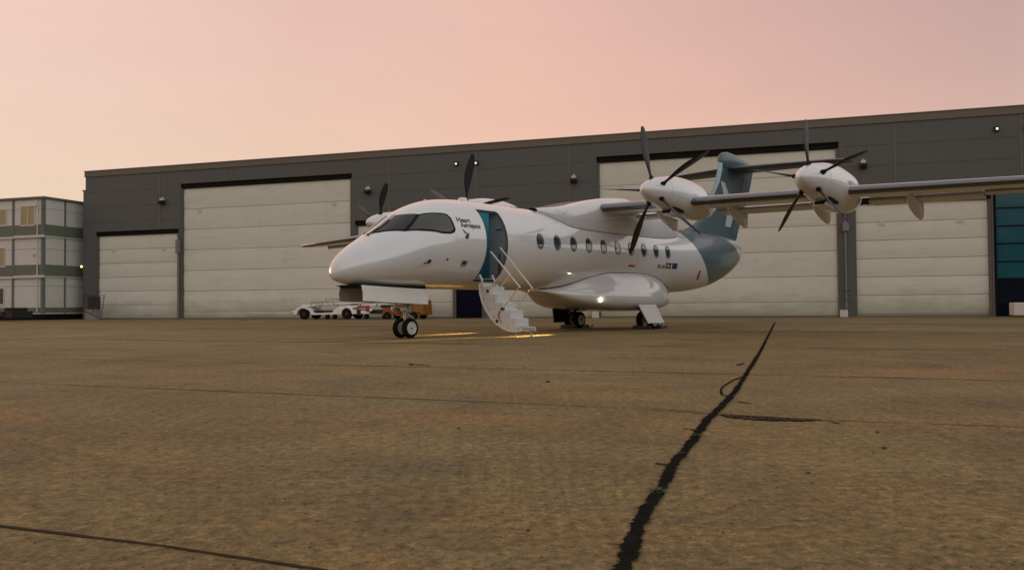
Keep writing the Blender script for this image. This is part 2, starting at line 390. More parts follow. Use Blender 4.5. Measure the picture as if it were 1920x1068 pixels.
jl('slab_joint', [(-20, 18.6), (.89, 10.09), (3.13, 9.18), (12, 5.3)], .030, .006, 'slab joint in the middle distance of the apron', 13, mat='joint_faint')
jl('slab_joint', [(-14, 23.0), (1.46, 16.58), (5.92, 14.64), (16, 10)], .055, .012, 'slab joint just in front of the nose wheel', 14, mat='joint_faint')
jl('slab_joint', [(-31.4, 52.5), (4.37, 36.42), (17.6, 29.58), (30, 23.5)], .22, .05, 'slab joint near the hangar doors', 15)
jl('slab_joint', [(-24, 37.6), (-6, 29.2), (6, 24.4), (18, 18.8)], .09, .02, 'slab joint under the aircraft belly', 16)
# spalled edge with rubble
sp = MB(); rnd = random.Random(3); Lp = []; Rp = []
for i in range(40):
    u = i/39; x = 1.47+u*.60; y = 6.00-.33*u
    wd = .24*(1-.6*u)*(sin(pi*min(1, u*1.05+.05))**.4 if u < .97 else .3)
    Lp.append((x, y+.004, .006)); Rp.append((x-.005, y-wd-rnd.uniform(0, .06), .006))
sp.add(Lp+Rp, [(i, i+1, 40+i+1, 40+i) for i in range(39)])
def spall_mat():
    m, nt, b = new_mat('spalled_concrete'); v = coords(nt)
    c = ramp(nt, noise(nt, v, 42, 5, .75), [(.40, (.008, .006, .005)), (.50, (.035, .025, .016)), (.57, (.13, .10, .065)), (.70, (.26, .21, .15))])
    nt.links.new(c, b.inputs['Base Color']); b.inputs['Roughness'].default_value = 1; b.inputs['Specular IOR Level'].default_value = .05
    bump(nt, b, noise(nt, v, 40, 5, .75), .9, .03); return m
M['spall'] = spall_mat()
o = obj('spalled_patch', sp, M['spall']); tag(o, 'spalled crumbling joint edge right of the tar crack', 'pothole', kind='structure')
def pebble(mb, x, y, r, rnd, z=0):
    n = 7; rings = []
    for k in range(4):
        zz = [0, .35, .75, .95][k]*r; rr = [1, 1.05, .7, .25][k]*r
        rings.append([(x+cos(2*pi*j/n)*rr*rnd.uniform(.75, 1.2), y+sin(2*pi*j/n)*rr*rnd.uniform(.75, 1.2), z+zz*rnd.uniform(.8, 1)) for j in range(n)])
    mb.loft(rings)
rb = MB()
for i in range(110):
    pebble(rb, 1.50+u*.62, 5.96-.33*u-(.05+.25*rnd.random()**.5)*(1-.55*u), rnd.uniform(.004, .013), rnd, .007)
o = obj('rubble', rb, M['rubble']); tag(o, 'pale concrete crumbs lying in the spalled patch', 'rubble', kind='stuff')
gr = MB()
for i in range(1100):
    y = 2.2+rnd.random()**1.6*22; x = rnd.uniform(-.68, .68)*y
    pebble(gr, x, y, rnd.uniform(.0015, .0042)*(1+y*.05), rnd)
o = obj('grit', gr, M['stone']); tag(o, 'scattered dark grit over the apron', 'grit', kind='stuff')
for i, (x, y, r) in enumerate([(.36, 8.65, .022), (2.2, 5.1, .012), (2.0, 4.55, .014), (1.36, 3.9, .010), (-.35, 5.4, .009), (2.9, 10.8, .03), (3.0, 11.0, .025), (.05, 2.95, .008)]):
    mb = MB(); pebble(mb, 0, 0, r, rnd)
    o = obj('pebble', mb, M['stone']); o.location = (x, y, .001)
    tag(o, 'small dark pebble lying loose on the apron', 'pebble', 'loose pebbles')
# dry leaf
lf = MB(); ls = [(-.10, 0, .01), (-.05, .03, .05), (0, .035, .02), (.02, 0, .035), (-.01, -.03, .01), (-.06, -.03, .03)]
lf.add(ls+[(-.04, 0, .045)], [(i, (i+1) % 6, 6) for i in range(6)])
lf.add([(.02, 0, .02), (.22, .01, .004), (.22, -.006, .012), (.02, -.008, .03)], [(0, 1, 2, 3)])
o = obj('dry_leaf', lf, M['leaf']); o.location = (-1.3, 11.04, 0); tag(o, 'curled dry brown leaf lying on the apron in front of the nose wheel', 'leaf')
# weeds in the crack
for k, (x, y, lab) in enumerate([(.60, 3.52, 'largest green weed tuft growing in the tar crack, near end'), (1.10, 5.0, 'small green weed tuft in the crack beside a side crack'), (.88, 4.42, 'tiny yellowish weed in the middle of the tar crack')]):
    mb = MB(); s = [1, .7, .45][k]
    for j in range(26):
        a = rnd.uniform(0, 2*pi); r = rnd.uniform(.004, .032)*s; l = rnd.uniform(.01, .022)*s; bx, by = r*cos(a), r*sin(a); h = rnd.uniform(.004, .016)*s
        mb.add([(bx, by, .006), (bx+l*cos(a+.5), by+l*sin(a+.5), h), (bx+l*1.3*cos(a), by+l*1.3*sin(a), h+.004), (bx+l*cos(a-.5), by+l*sin(a-.5), h)], [(0, 1, 2, 3)])
    o = obj('weed_tuft', mb, M['weed']); o.location = (x, y, .004); tag(o, lab, 'weed', 'weeds in the crack')
for i, (a, b_) in enumerate([((-8.09, 24.52), (-7.55, 25.33)), ((-6.79, 27.8), (-6.43, 28.93)), ((-9.9, 21.4), (-8.88, 21.89)), ((-12.14, 19.94), (-11.76, 20.17)), ((-18.1, 32.8), (-18.3, 34.4)), ((-13.3, 24.4), (-11.2, 26.4))]):
    labs = ['short worn white line left of the nose wheel', 'farther worn white line left of the nose wheel', 'long worn white line on the left apron', 'worn white line at the left edge', 'worn white line in front of the left hangar door', 'worn white line between the left hangar door and the apron joint']
    o = obj('painted_line', strip([a, b_], .085, .02, .05, seed=30+i, z=.007), M['paintline']); tag(o, labs[i], 'painted line', kind='structure')

# ------------------------------------------------------------------ hangar (local: x along front, y into building, z up)
HR = -.3107; HP = (-33.5779, 66.1277, 0)
hg = empty('hangar', HP, HR); tag(hg, 'long dark grey hangar with tall cream doors behind the aircraft', 'hangar')
HT = 11.62; END = 82
gates = [(1.05, 8.84, 6.83, 6.5, 1.08, 'lower cream hangar door at the left end'), (9.02, 23.5, 10.2, 9.85, 1.55, 'tall cream hangar door on the left'), (23.72, 31.2, 6.85, 6.5, 1.08, 'low cream hangar door behind the nose'),
         (33.3, 40.75, 6.85, 6.5, 1.08, 'low cream hangar door behind the stairs'), (41.0, 55.47, 10.27, 9.9, 1.5, 'tall cream hangar door behind the tail'), (56.2, 63.36, 6.9, 6.55, 1.06, 'low cream hangar door under the near wing')]
wl = MB(); prev = 0
opens = [(g_[0], g_[1], g_[2]) for g_ in gates]+[(31.32, 33.15, 2.6), (63.45, 74.0, 6.9)]
opens.sort(); x = 0
for a, b_, z in opens:
    if a-x > .001: wl.box(x, a, 0, .25, 0, 11.16)
    wl.box(a, b_, 0, .25, z, 11.16); x = b_
wl.box(x, END, 0, .25, 0, 11.16)
wl.box(0, .25, .25, 40, 0, 11.16); wl.box(END-.25, END, .25, 40, 0, 11.16); wl.box(.25, END-.25, 39.75, 40, 0, 11.16)
obj('wall', wl, M['clad'], hg)
rf = MB(); rf.box(.0, END, .0, 40, 11.16, 11.25); obj('roof', rf, M['clad'], hg)
pc = MB(); pc.box(-.06, END+.06, -.07, .35, 11.19, HT); pc.box(-.06, .3, .35, 40, 11.19, HT); obj('parapet', pc, M['clad_light'], hg, bevel=.015)
cf = MB(); cf.box(-.09, END+.09, -.11, .40, HT, HT+.05); obj('coping', cf, M['steel'], hg)
sm = MB()
k = 0
while .7+6.42*k < END:
    x = .7+6.42*k; top = 11.15; bot = 0
    for a, b_, z in opens:
        if a-.15 < x < b_+.15: bot = z+.18
    if x > 1:
        sm = MB(); sm.box(x-.05, x+.05, -.022, .004, bot, top); obj('cover_strip', sm, M['clad_light'], hg)
    k += 1

ln_ = MB()
for z in (9.95, 8.75, 7.55):
    x = 0.0
    segs = []
    for a, b_, zt in opens+[(END, END, 0)]:
        lo = z < zt+.25
        if lo:
            segs.append((x, a-.2)); x = b_+.2
    segs.append((x, END))
    for a, b_ in segs:
        if b_-a > .1: ln_ = MB(); ln_.box(a, b_, -.006, .003, z-.012, z+.012); obj('cladding_groove', ln_, M['groove'], hg)
for gi, (a, b_, ztop, zp, sp_, lab) in enumerate(gates):
    p = MB(); yb = .22
    z = 0.10; n = 0
    zs = []
    zz = zp
    while zz > .2:
        z0 = max(.10, zz-sp_); zs.append((z0, zz)); zz = z0 if z0 > .10 else 0
    for z0, z1 in zs:
        # slightly bulging fabric panel between the bars
        nx = 24; nz = 3; vs = []; fs = []
        for i in range(nx+1):
            for j in range(nz+1):
                u = i/nx; v = j/nz
                bl = .035*sin(pi*v)+.012*sin(u*31+z0*7)*sin(pi*v)+(.02*sin(u*9+3)*(1 if z0 < 1.2 else 0)*sin(pi*v))
                vs.append((a+.16+(b_-a-.32)*u, yb-bl, z0+.02+(z1-z0-.04)*v))
        for i in range(nx):
            for j in range(nz):
                q = i*(nz+1)+j; fs.append((q, q+nz+1, q+nz+2, q+1))
        p.add(vs, fs)
    door = obj('hangar_door', p, M['gate'], hg, smooth=True, label=lab)
    s_ = MB()
    s_.box(a+.16, b_-.16, yb+.0, yb+.05, .1, zp)
    obj('seam', s_, M['gate_seam'], door)
    h_ = MB(); h_.box(a+.0, b_, .10, .45, zp+.003, ztop); obj('header', h_, M['gateblack'], hg)
    fr = MB(); fr.box(a+.003, a+.15, .04, .30, 0, zp); fr.box(b_-.15, b_-.003, .04, .30, 0, zp)
    fr.box(a-.10, b_+.10, -.03, .0, ztop, ztop+.09)
    obj('door_frame', fr, M['clad_dk'], hg)
    bt = MB(); bt.box(a+.16, b_-.16, .10, .32, .02, .10); obj('bottom_rail', bt, M['steel'], hg)
    # small vent markings near the top corners
    for xx in (a+1.4, b_-1.7):
        q = MB(); q.box(xx, xx+.34, yb-.065, yb-.045, zp-1.18*sp_, zp-1.18*sp_+.08)
        q.box(xx, xx+.34, yb-.065, yb-.045, zp-1.18*sp_+.16, zp-1.18*sp_+.20); obj('handle', q, M['winwhite'], door)
# dark navy pass door
nd = MB(); nd.box(31.37, 33.10, .02, .10, .02, 2.55); obj('pass_door', nd, M['navydoor'], hg, bevel=.01)
nf = MB(); nf.box(31.325, 31.37, -.01, .25, 0, 2.6); nf.box(33.10, 33.145, -.01, .25, 0, 2.6); nf.box(31.37, 33.10, -.01, .25, 2.55, 2.6); obj('door_frame', nf, M['navydoor'], hg)
# curtain wall at the right
cw = MB(); cw.box(63.5, 73.9, .14, .18, 2.12, 6.88); obj('glazing_panel', cw, M['glazing'], hg)
cw = MB(); cw.box(63.5, 73.9, .14, .18, .05, 2.12); obj('glazing_panel', cw, M['glazing_dark'], hg)  # dark reflection in the lower panes painted as darker glass
mu = MB()
for z in (6.02, 5.02, 4.04, 3.04, 2.1): mu.box(63.5, 73.9, .09, .14, z-.035, z+.035)
for x in (63.5, 66.1, 68.7, 71.3, 73.8): mu.box(x, x+.10, .05, .14, .0, 6.88)
obj('mullion', mu, M['gateblack'], hg)
# black interior floor-slab behind doors
# downpipe on the left corner and the strip of service column
dp = MB(); dp.box(-.32, -.02, .10, .5, 0, 10.12); obj('service_column', dp, M['clad'], hg, bevel=.01)
dq = MB(); dq.box(-.40, -.02, .06, .54, 10.1, 10.2); obj('column_cap', dq, M['clad_light'], hg)
bx = MB(); bx.box(8.78, 9.06, -.30, -.04, 4.95, 5.95); bx.tube([(8.9, -.1, 5.95), (8.9, -.1, 6.25), (8.86, -.25, 6.3)], .03); bx.tube([(8.92, -.1, 4.95), (8.92, -.1, .1)], .045)
obj('control_box', bx, M['steel'], hg, bevel=.02)
bx = MB(); bx.tube([(55.75, -.12, 6.5), (55.75, -.12, .15)], .06)
for z in (6.0, 5.4, 1.6, 1.05, .5): bx.box(55.62, 55.9, -.22, -.02, z, z+.06)
bx.box(55.6, 55.95, -.3, -.05, 5.0, 5.5)
obj('service_pipe', bx, M['steel'], hg, bevel=.01)
for xs in (55.6, 40.87, 23.62):
    pl = MB(); pl.box(xs-.22, xs+.22, -.18, -.04, 0, .42); obj('bumper_post', pl, M['cont'], hg, bevel=.01)
def to_world(d, y, z): return (HP[0]+d*cos(HR)-y*sin(HR), HP[1]+d*sin(HR)+y*cos(HR), z)
def floodlight(d, z, lab, big=True):
    t = empty('floodlight', to_world(d, 0, z), HR); tag(t, lab, 'floodlight', 'floodlights on the hangar wall' if big else 'small lit wall lights')
    if big:
        b1 = MB(); b1.prism([(-.05, -.22), (-.42, -.14), (-.50, -.02), (-.42, .04), (-.05, .10)], -.19, .19, 0); obj('lamp_housing', b1, M['darkmetal'], t, bevel=.02)
        b2 = MB(); b2.box(-.14, .14, -.30, -.02, .10, .26); b2.tube([(0, -.12, .26), (0, -.12, .36)], .05); obj('bracket', b2, M['winwhite'], t, bevel=.02)
    else:
        b1 = MB(); b1.box(-.13, .13, -.20, -.0, -.10, .16); obj('lamp_housing', b1, M['darkmetal'], t, bevel=.02)
        b2 = MB(); b2.box(-.05, .05, -.235, -.202, -.05, .06); obj('lens', b2, M['lamp_small'], t)
floodlight(7.47, 8.9, 'grey floodlight on the wall above the lower left door')
floodlight(24.84, 8.85, 'grey floodlight right of the tall left door, above the far propeller')
floodlight(39.55, 8.85, 'grey floodlight on the dark wall between the tall doors')
floodlight(56.78, 8.8, 'grey floodlight above the near outboard engine, right of the tall right door')
floodlight(31.44, 10.36, 'small lit wall light left of the upright propeller blade', False)
floodlight(32.86, 10.32, 'small lit wall light right of the upright propeller blade', False)
floodlight(63.69, 10.4, 'small lit wall light high on the right end wall', False)
floodlight(65.2, 10.4, 'small lit wall light at the right picture edge', False)
t = empty('corner_lamp', to_world(-.35, .05, 4.18), HR); tag(t, 'small glowing warm lamp on the hangar left corner', 'lamp')
b1 = MB(); b1.box(-.05, .05, -.05, .05, -.12, .12); obj('lamp_housing', b1, M['darkmetal'], t)
b2 = MB(); b2.lathe((0, -.055, -.02), (0, -1, 0), [(0, .09), (.05, .08), (.08, .03)], 14); obj('lens', b2, M['lamp_warm'], t)

# leaning mesh fence with concrete block
t = empty('mesh_gate', to_world(1.7, -2, 0), HR); tag(t, 'leaning wire mesh gate panel at the hangar left corner', 'gate')
fb = MB(); fp = [(0.05, .75), (.25, 1.87), (2.1, 1.84), (1.85, .05)]
fb.tube([(p[0], 0, p[1]) for p in fp]+[(fp[0][0], 0, fp[0][1])], .03, 6); fb.tube([(1.15, 0, 1.84), (1.0, 0, .5)], .025, 6); obj('gate_frame', fb, M['darkmetal'], t)
fm = MB()
for i in range(22):
    u = i/21; fm.tube([(.05+u*.98*1.85, .0, .78-.0*u if u < .5 else .78-(u-.5)*1.3), (.27+u*1.83, 0, 1.86)], .006, 4)
for j in range(9):
    v = j/8; fm.tube([(.08+.17*v, 0, .8+1.05*v), (1.9+.2*v, 0, .8+1.05*v)], .006, 4)
obj('mesh_panel', fm, M['mesh'], t)
dk = MB(); dk.box(.2, 1.25, .3, .5, .8, 1.75); obj('backing_panel', dk, M['rubber'], t)
o = MB(); o.box(-.5, .5, -.3, .3, 0, .78); o = obj('concrete_block', o, M['concrete'], bevel=.03); o.location = to_world(2.35, -1.6, 0); o.rotation_euler = (0, 0, HR)
tag(o, 'pale concrete block at the foot of the leaning mesh gate', 'block')

# ------------------------------------------------------------------ container building, left
CP = (-35.65, 64.0, 0)
cb = empty('container_building', CP, HR); tag(cb, 'three storey grey site cabin block with green bands beside the hangar', 'building')
levels = [(.45, 3.28), (3.28, 6.35), (6.35, 9.25)]
wb = MB(); wb.box(-22, -.0, .0, 11.9, .45, 9.25); obj('wall', wb, M['cont'], cb)
bd = MB(); pt = MB(); wbm = MB(); fl = MB()
for i, (z0, z1) in enumerate(levels):
    hb = .5 if i == 0 else .86
    bd.box(-22.02, .02, -.02, 11.92, z0+.10, z0+(.50 if i == 0 else .95))
    for x in [0-.16]+[-2.95*k-.08 for k in range(1, 8)]: pt = MB(); pt.box(x-.10, x+.12, -.05, .0, z0+.05, z1-.02); obj('corner_post', pt, M['cont_post'], cb)
    for y in (.02, 1.95, 3.95): pt = MB(); pt.box(.0, .05, y-.07, y+.08, z0+.05, z1-.02); obj('corner_post', pt, M['cont_post'], cb)
    if i: wbm.box(-2.85, .14, -.20, -.02, z0-.07, z0+.13); wbm.box(.02, .09, .0, 11.9, z0-.02, z0+.06); wbm.box(-22, -2.88, -.13, -.02, z0-.10, z0+.03)
    for z in (z0+2.15,): fl.box(-22, 0, -.012, .002, z, z+.02); fl.box(-.002, .012, 0, 11.9, z, z+.02)
obj('green_band', bd, M['cont_band'], cb); obj('storey_ledge', wbm, M['winwhite'], cb, bevel=.02); obj('panel_groove', fl, M['cont_post'], cb)
rr = MB(); rr.box(-22.1, .12, -.14, 12, 9.25, 9.43); obj('roof', rr, M['clad_light'], cb, bevel=.02)
bs = MB(); bs.box(-21.9, -.1, .1, 11.8, 0, .45); obj('plinth', bs, M['gateblack'], cb)
for (x0, x1, z0, z1, mt) in [(-2.26, -.95, 7.3, 8.7, 'curtain'), (-5.1, -3.75, 7.38, 8.55, 'curtain'), (-5.2, -3.85, 4.2, 5.55, 'curtain'), (-5.2, -3.95, 1.25, 2.44, 'glass'), (-8.2, -6.8, 7.3, 8.7, 'curtain'), (-8.2, -6.8, 4.2, 5.55, 'curtain')]:
    wf = MB(); wf.box(x0-.08, x1+.08, -.05, -.005, z0-.1, z0); wf.box(x0-.08, x1+.08, -.05, -.005, z1, z1+.1); wf.box(x0-.08, x0, -.05, -.005, z0, z1); wf.box(x1, x1+.08, -.05, -.005, z0, z1); wf.box((x0+x1)/2-.03, (x0+x1)/2+.03, -.04, -.012, z0, z1)
    wo = obj('window', wf, M['winwhite'], cb); pn = MB(); pn.box(x0, x1, -.02, -.008, z0, z1); obj('pane', pn, M[mt], wo)
dp = MB(); dp.tube([(-.55, -.10, 9.2), (-.55, -.10, .6)], .045, 8)
for z, x in ((8.75, -.75), (5.0, -.95)): dp.box(x-.09, x+.09, -.14, 0, z-.06, z+.08)
obj('downpipe', dp, M['winwhite'], cb)
# low dark flatbed in front of the cabins
t = empty('flatbed_trailer', (-37.1, 61.6, 0), HR); tag(t, 'low dark flatbed trailer parked before the site cabins', 'trailer')
b1 = MB(); b1.box(-9, .9, -1, 1, .30, .62); b1.box(.55, 1.6, -.9, .9, .2, .7); b1.box(.9, 1.1, -.9, .9, .7, .95); obj('bed', b1, M['rubber'], t, bevel=.03)
for xx in (-6, -5.1, 0.2):
    q = MB(); q.lathe((xx, -1.0, .22), (0, 1, 0), [(0, .12), (0, .22), (.25, .22), (.25, .12)], 16); obj('wheel', q, M['tyre'], t, smooth=True)
q = MB(); q.box(-6.2, -3.2, -1.04, -1.01, .18, .27); obj('side_bar', q, M['steel'], t)

# ------------------------------------------------------------------ ground vehicles before the hangar
def wheelpair(t, x, y0, r, wdt=.22, mat='tyre'):
    q = MB(); q.lathe((x, y0, r), (0, 1, 0), [(0, r*.55), (0, r*.92), (.03, r), (wdt-.03, r), (wdt, r*.92), (wdt, r*.5)], 20); wo = obj('wheel', q, M[mat], t, smooth=True)
    q = MB(); q.lathe((x, y0-.01, r), (0, 1, 0), [(0, .02), (0, r*.32), (.04, r*.36)], 14); obj('hub', q, M['darkmetal'], wo)
bl = empty('belt_loader', to_world(20.7, -2.6, 0), HR); tag(bl, 'long low white baggage belt loader parked before the hangar', 'belt loader')
c_ = MB()
c_.prism([(.0, .55), (.35, .62), (.55, .80), (1.1, .84), (1.5, .76), (1.75, .42), (3.15, .42), (3.4, .70), (3.7, .86), (4.4, .86), (4.75, .60), (5.9, .55), (5.9, .36), (1.7, .30), (1.62, .30), (1.45, .60), (1.1, .74), (.85, .74), (.6, .60), (.5, .35), (.3, .30), (.25, .5)], -.85, .85, 1)
obj('chassis', c_, M['vwhite'], bl, bevel=.015)
c_ = MB(); c_.loft([[(4.28+r_*cos(a), yy, .36+r_*sin(a)) for r_, yy in ((.40, -.93), (.47, -.93), (.47, -.84), (.40, -.84))] for a in [radians(d) for d in range(0, 181, 12)]]); obj('wheel_arch', c_, M['vwhite'], bl)
c_ = MB(); c_.box(1.6, 3.3, -.6, .6, .46, .60); c_.box(4.8, 7.3, -.6, .6, .34, .62); c_.box(5.0, 5.3, -.87, -.6, .25, .6); obj('engine_bay', c_, M['rubber'], bl, bevel=.02)
c_ = MB(); c_.prism([(.7, .86), (.7, .96), (8.0, 1.24), (8.1, 1.16)], -.62, -.52, 1); c_.prism([(.7, .86), (.7, .96), (8.0, 1.24), (8.1, 1.16)], .52, .62, 1)
c_.prism([(.8, .93), (.8, .95), (8.0, 1.20), (8.0, 1.17)], -.52, .52, 1)
c_.prism([(4.0, .72), (4.0, .86), (7.6, 1.10), (7.6, 1.0)], -.70, -.62, 1)
obj('conveyor_belt', c_, M['vwhite'], bl, bevel=.01)
c_ = MB()
for x0, x1, z in ((1.5, 3.2, 1.12), (2.6, 6.2, 1.33)):
    c_.tube([(x0, -.66, z), (x1, -.66, z+.08)], .022, 6)
    for k in range(5): xx = x0+(x1-x0)*k/4; c_.tube([(xx, -.66, z-.22+.02*k), (xx, -.66, z+.02*k)], .018, 6)
for xx in (2.2, 3.55, 5.2, 6.4): c_.tube([(xx, -.72, .8), (xx, -.72, 1.0)], .04, 6)
obj('side_rail', c_, M['steel'], bl)
c_ = MB(); c_.box(5.05, 5.95, -.89, -.86, .74, .88); c_.box(5.7, 6.0, -.9, -.7, .5, .74); obj('red_panel', c_, M['red'], bl, bevel=.01)
c_ = MB(); c_.box(-.18, .10, -.5, .5, .52, .72); c_.tube([(-.25, 0, .72), (.05, 0, .70)], .06); obj('tow_hitch', c_, M['metal'], bl, bevel=.02)
for x in (1.08, 4.28): wheelpair(bl, x, -.90, .36)
for x in (1.08, 4.28): wheelpair(bl, x, .58, .37)
for x in (2.6, 3.15, 5.5, 6.8): wheelpair(bl, x, -.5, .17, .16)
c_ = MB(); c_.lathe((6.05, -.92, .62), (0, 1, 0), [(0, .03), (0, .10), (.05, .10)], 12); obj('headlight', c_, M['vwhite'], bl)
tg = empty('baggage_tractor', to_world(27.6, -3.2, 0), HR); tag(tg, 'orange baggage tractor partly hidden behind the nose gear', 'tractor')
c_ = MB(); c_.prism([(1.1, .22), (1.1, .75), (.95, 1.28), (2.95, 1.22), (3.0, .9), (3.05, .30), (2.6, .20)], -.75, .75, 1); obj('body', c_, M['vorange'], tg, bevel=.04)
c_ = MB(); c_.box(.2, 1.09, -.72, .72, .28, .72); obj('engine_cover', c_, M['vrust'], tg, bevel=.04)
c_ = MB(); c_.box(.05, 1.08, -.7, .7, .725, .92); c_.box(1.5, 1.53, -.76, -.752, .3, 1.2); c_.box(2.3, 2.33, -.76, -.752, .3, 1.2); c_.box(1.2, 2.9, -.76, -.752, .34, .42); obj('trim', c_, M['rubber'], tg)
for x in (.55, 2.4):
    wheelpair(tg, x, -.80, .24); wheelpair(tg, x, .60, .24)
# cream service cabinet at the right edge
t = empty('service_cart', to_world(63.55, -3, 0), HR); tag(t, 'cream covered cart before the dark glazing at the right edge', 'cart')
c_ = MB(); c_.box(0, 2.2, -.5, .5, .09, .76); obj('body', c_, M['winwhite'], t, bevel=.06)
c_ = MB(); c_.box(.05, 2.15, -.52, .52, .05, .09); obj('base', c_, M['rubber'], t)

# ================================================================== AIRCRAFT (local x = aft, y = -port, z up)
TH = .8752
AC = empty('aircraft', (-.1082, 24.3841, 0), TH)
tag(AC, 'white four-propeller regional aircraft with slate blue tail and open stairs', 'aircraft')
ST = [(-6.36,1.56,1.62,.02),(-6.33,1.47,1.74,.14),(-6.25,1.41,1.88,.25),(-6.1,1.36,2.03,.37),(-5.8,1.31,2.25,.55),(-5.4,1.28,2.48,.73),(-5.0,1.26,2.73,.87),(-4.6,1.25,3.0,.98),(-4.2,1.245,3.24,1.06),(-3.8,1.24,3.41,1.12),(-3.4,1.24,3.53,1.16),(-2.9,1.24,3.61,1.185),(-2.2,1.24,3.65,1.2),(-1,1.24,3.65,1.2),(2,1.24,3.65,1.2),(6,1.24,3.65,1.2),(8.5,1.24,3.65,1.2),(9.5,1.25,3.65,1.19),(10.5,1.31,3.65,1.14),(11.5,1.42,3.64,1.05),(12.5,1.62,3.62,.92),(13.5,1.9,3.59,.75),(14.3,2.2,3.55,.58),(15.0,2.55,3.5,.38),(15.4,2.85,3.42,.22),(15.6,3.1,3.3,.05)]
def herm(x, c, T=ST):
    n = len(T)
    if x <= T[0][0]: return T[0][c]
    if x >= T[-1][0]: return T[-1][c]
    i = 0
    while T[i+1][0] < x: i += 1
    def m(j):
        a = (T[j][c]-T[j-1][c])/(T[j][0]-T[j-1][0]) if j > 0 else None
        b = (T[j+1][c]-T[j][c])/(T[j+1][0]-T[j][0]) if j < n-1 else None
        if a is None: return b
        if b is None: return a
        if a*b <= 0: return 0
        return 2*a*b/(a+b)
    x0, x1 = T[i][0], T[i+1][0]; h = x1-x0; t = (x-x0)/h
    return ((2*t**3-3*t*t+1)*T[i][c]+(t**3-2*t*t+t)*h*m(i)+(-2*t**3+3*t*t)*T[i+1][c]+(t**3-t*t)*h*m(i+1))
def hull(s, ph, off=0):     # ph degrees from the port axis, up positive
    def P(s, p):
        zb, zt, w_ = herm(s, 1), herm(s, 2), herm(s, 3); p = radians(p)
        return Vector((s, -w_*cos(p), (zb+zt)/2+(zt-zb)/2*sin(p)))
    p0 = P(s, ph)
    if off:
        ds = P(min(s+.02, 15.6), ph)-P(s-.02, ph); dp = P(s, ph+.5)-P(s, ph-.5)
        n = ds.cross(dp)
        if n.length > 1e-9:
            n.normalize()
            c = Vector((s, 0, (herm(s, 1)+herm(s, 2))/2))
            if n.dot(p0-c) < 0: n = -n
            p0 = p0+n*off
    return tuple(p0)
def phz(s, z):
    zb, zt = herm(s, 1), herm(s, 2)
    return degrees(asin(max(-1, min(1, (z-(zb+zt)/2)/((zt-zb)/2)))))
def patch_mb(polys, off, ds=.09, dp=5, flat=False):
    bm = bmesh.new()
    for poly in polys:
        try: bm.faces.new([bm.verts.new((p[0], p[1], 0)) for p in poly])
        except Exception: pass
    xs = [v.co.x for v in bm.verts]; ys = [v.co.y for v in bm.verts]
    def cut(lo, hi, st, ax):
        k = math.floor(lo/st)+1
        while k*st < hi-1e-6:
            co_ = [0, 0, 0]; co_[ax] = k*st; no = [0, 0, 0]; no[ax] = 1
            bmesh.ops.bisect_plane(bm, geom=bm.verts[:]+bm.edges[:]+bm.faces[:], plane_co=co_, plane_no=no, dist=1e-6); k += 1
    cut(min(xs), max(xs), ds, 0); cut(min(ys), max(ys), dp, 1)
    bm.verts.ensure_lookup_table(); bm.verts.index_update()
    mb = MB(); mb.add([hull(v.co.x, v.co.y, off) for v in bm.verts], [tuple(v.index for v in f.verts) for f in bm.faces]); bm.free(); return mb
def patch(name, poly, mat, off, parent=AC, label=None, **k):
    return obj(name, patch_mb(poly if isinstance(poly[0][0], (tuple, list)) else [poly], off, **k), M[mat], parent, smooth=True, label=label)
def zpoly(pts): return [(s, phz(s, z)) for s, z in pts]
def seam(name, pts, r, mat='seam', off=.002, parent=AC, n=6, sub=6):
    P = []
    for (a, b_), (c, d) in zip(pts, pts[1:]):
        for i in range(n): u = i/n; P.append((a+(c-a)*u, b_+(d-b_)*u))
    P.append(pts[-1])
    mb = MB(); mb.tube([hull(s, p, off) for s, p in P], r, sub); return obj(name, mb, M[mat], parent, smooth=True)

# hull grid
B1 = [(-90, 12.0), (-60, 11.5), (-43, 10.95), (-24, 10.38), (-5.5, 9.93), (10.4, 9.6), (27, 9.3), (41, 9.05), (60, 8.88), (90, 8.75)]
B2 = [(-90, 15.3), (-60, 15.1), (-11, 14.25), (23, 13.75), (47, 13.36), (60, 12.9), (90, 12.2)]
def bnd(T, ph):
    p = ph
    while p > 90: p = 180-p
    if p < -90: p = -180-p
    for (a, x), (b_, y) in zip(T, T[1:]):
        if a <= p <= b_:
            u = (p-a)/(b_-a); return x+(y-x)*u
    return T[-1][1]
def smooth_b(T, ph): return sum(bnd(T, ph+d) for d in (-8, -4, 0, 4, 8))/5
D0, D1, DPB, DPT = -2.28, -1.42, -57, 48
svals = [-6.36, -6.345, -6.33, -6.3, -6.25, -6.18, -6.1, -5.95]
s = -5.8
while s < -2.5: svals.append(s); s += .14
svals = [q for q in svals if q < -2.4]+[-2.4, D0, -2.06, -1.85, -1.63, D1]
s = -1.2
while s < 8.0: svals.append(round(s, 3)); s += .3
svals.append(8.0)
PHS = list(range(-90, 271, 3))
fus = MB(); rings = []
for s in svals: rings.append([hull(s, p) for p in PHS[:-1]])
for k in range(1, 9):
    rings.append([hull(8+(smooth_b(B1, p)-8)*k/8, p) for p in PHS[:-1]])
n = len(PHS)-1; vs = [p for r in rings for p in r]; fs = []
for i in range(len(rings)-1):
    for j in range(n):
        if i+1 < len(svals) and D0-.01 <= svals[i] and svals[i+1] <= D1+.01 and DPB <= PHS[j] and PHS[j]+3 <= DPT: continue
        k = (j+1) % n; fs.append((i*n+j, i*n+k, (i+1)*n+k, (i+1)*n+j))
fs.append(tuple(range(n)))
fus.add(vs, fs)
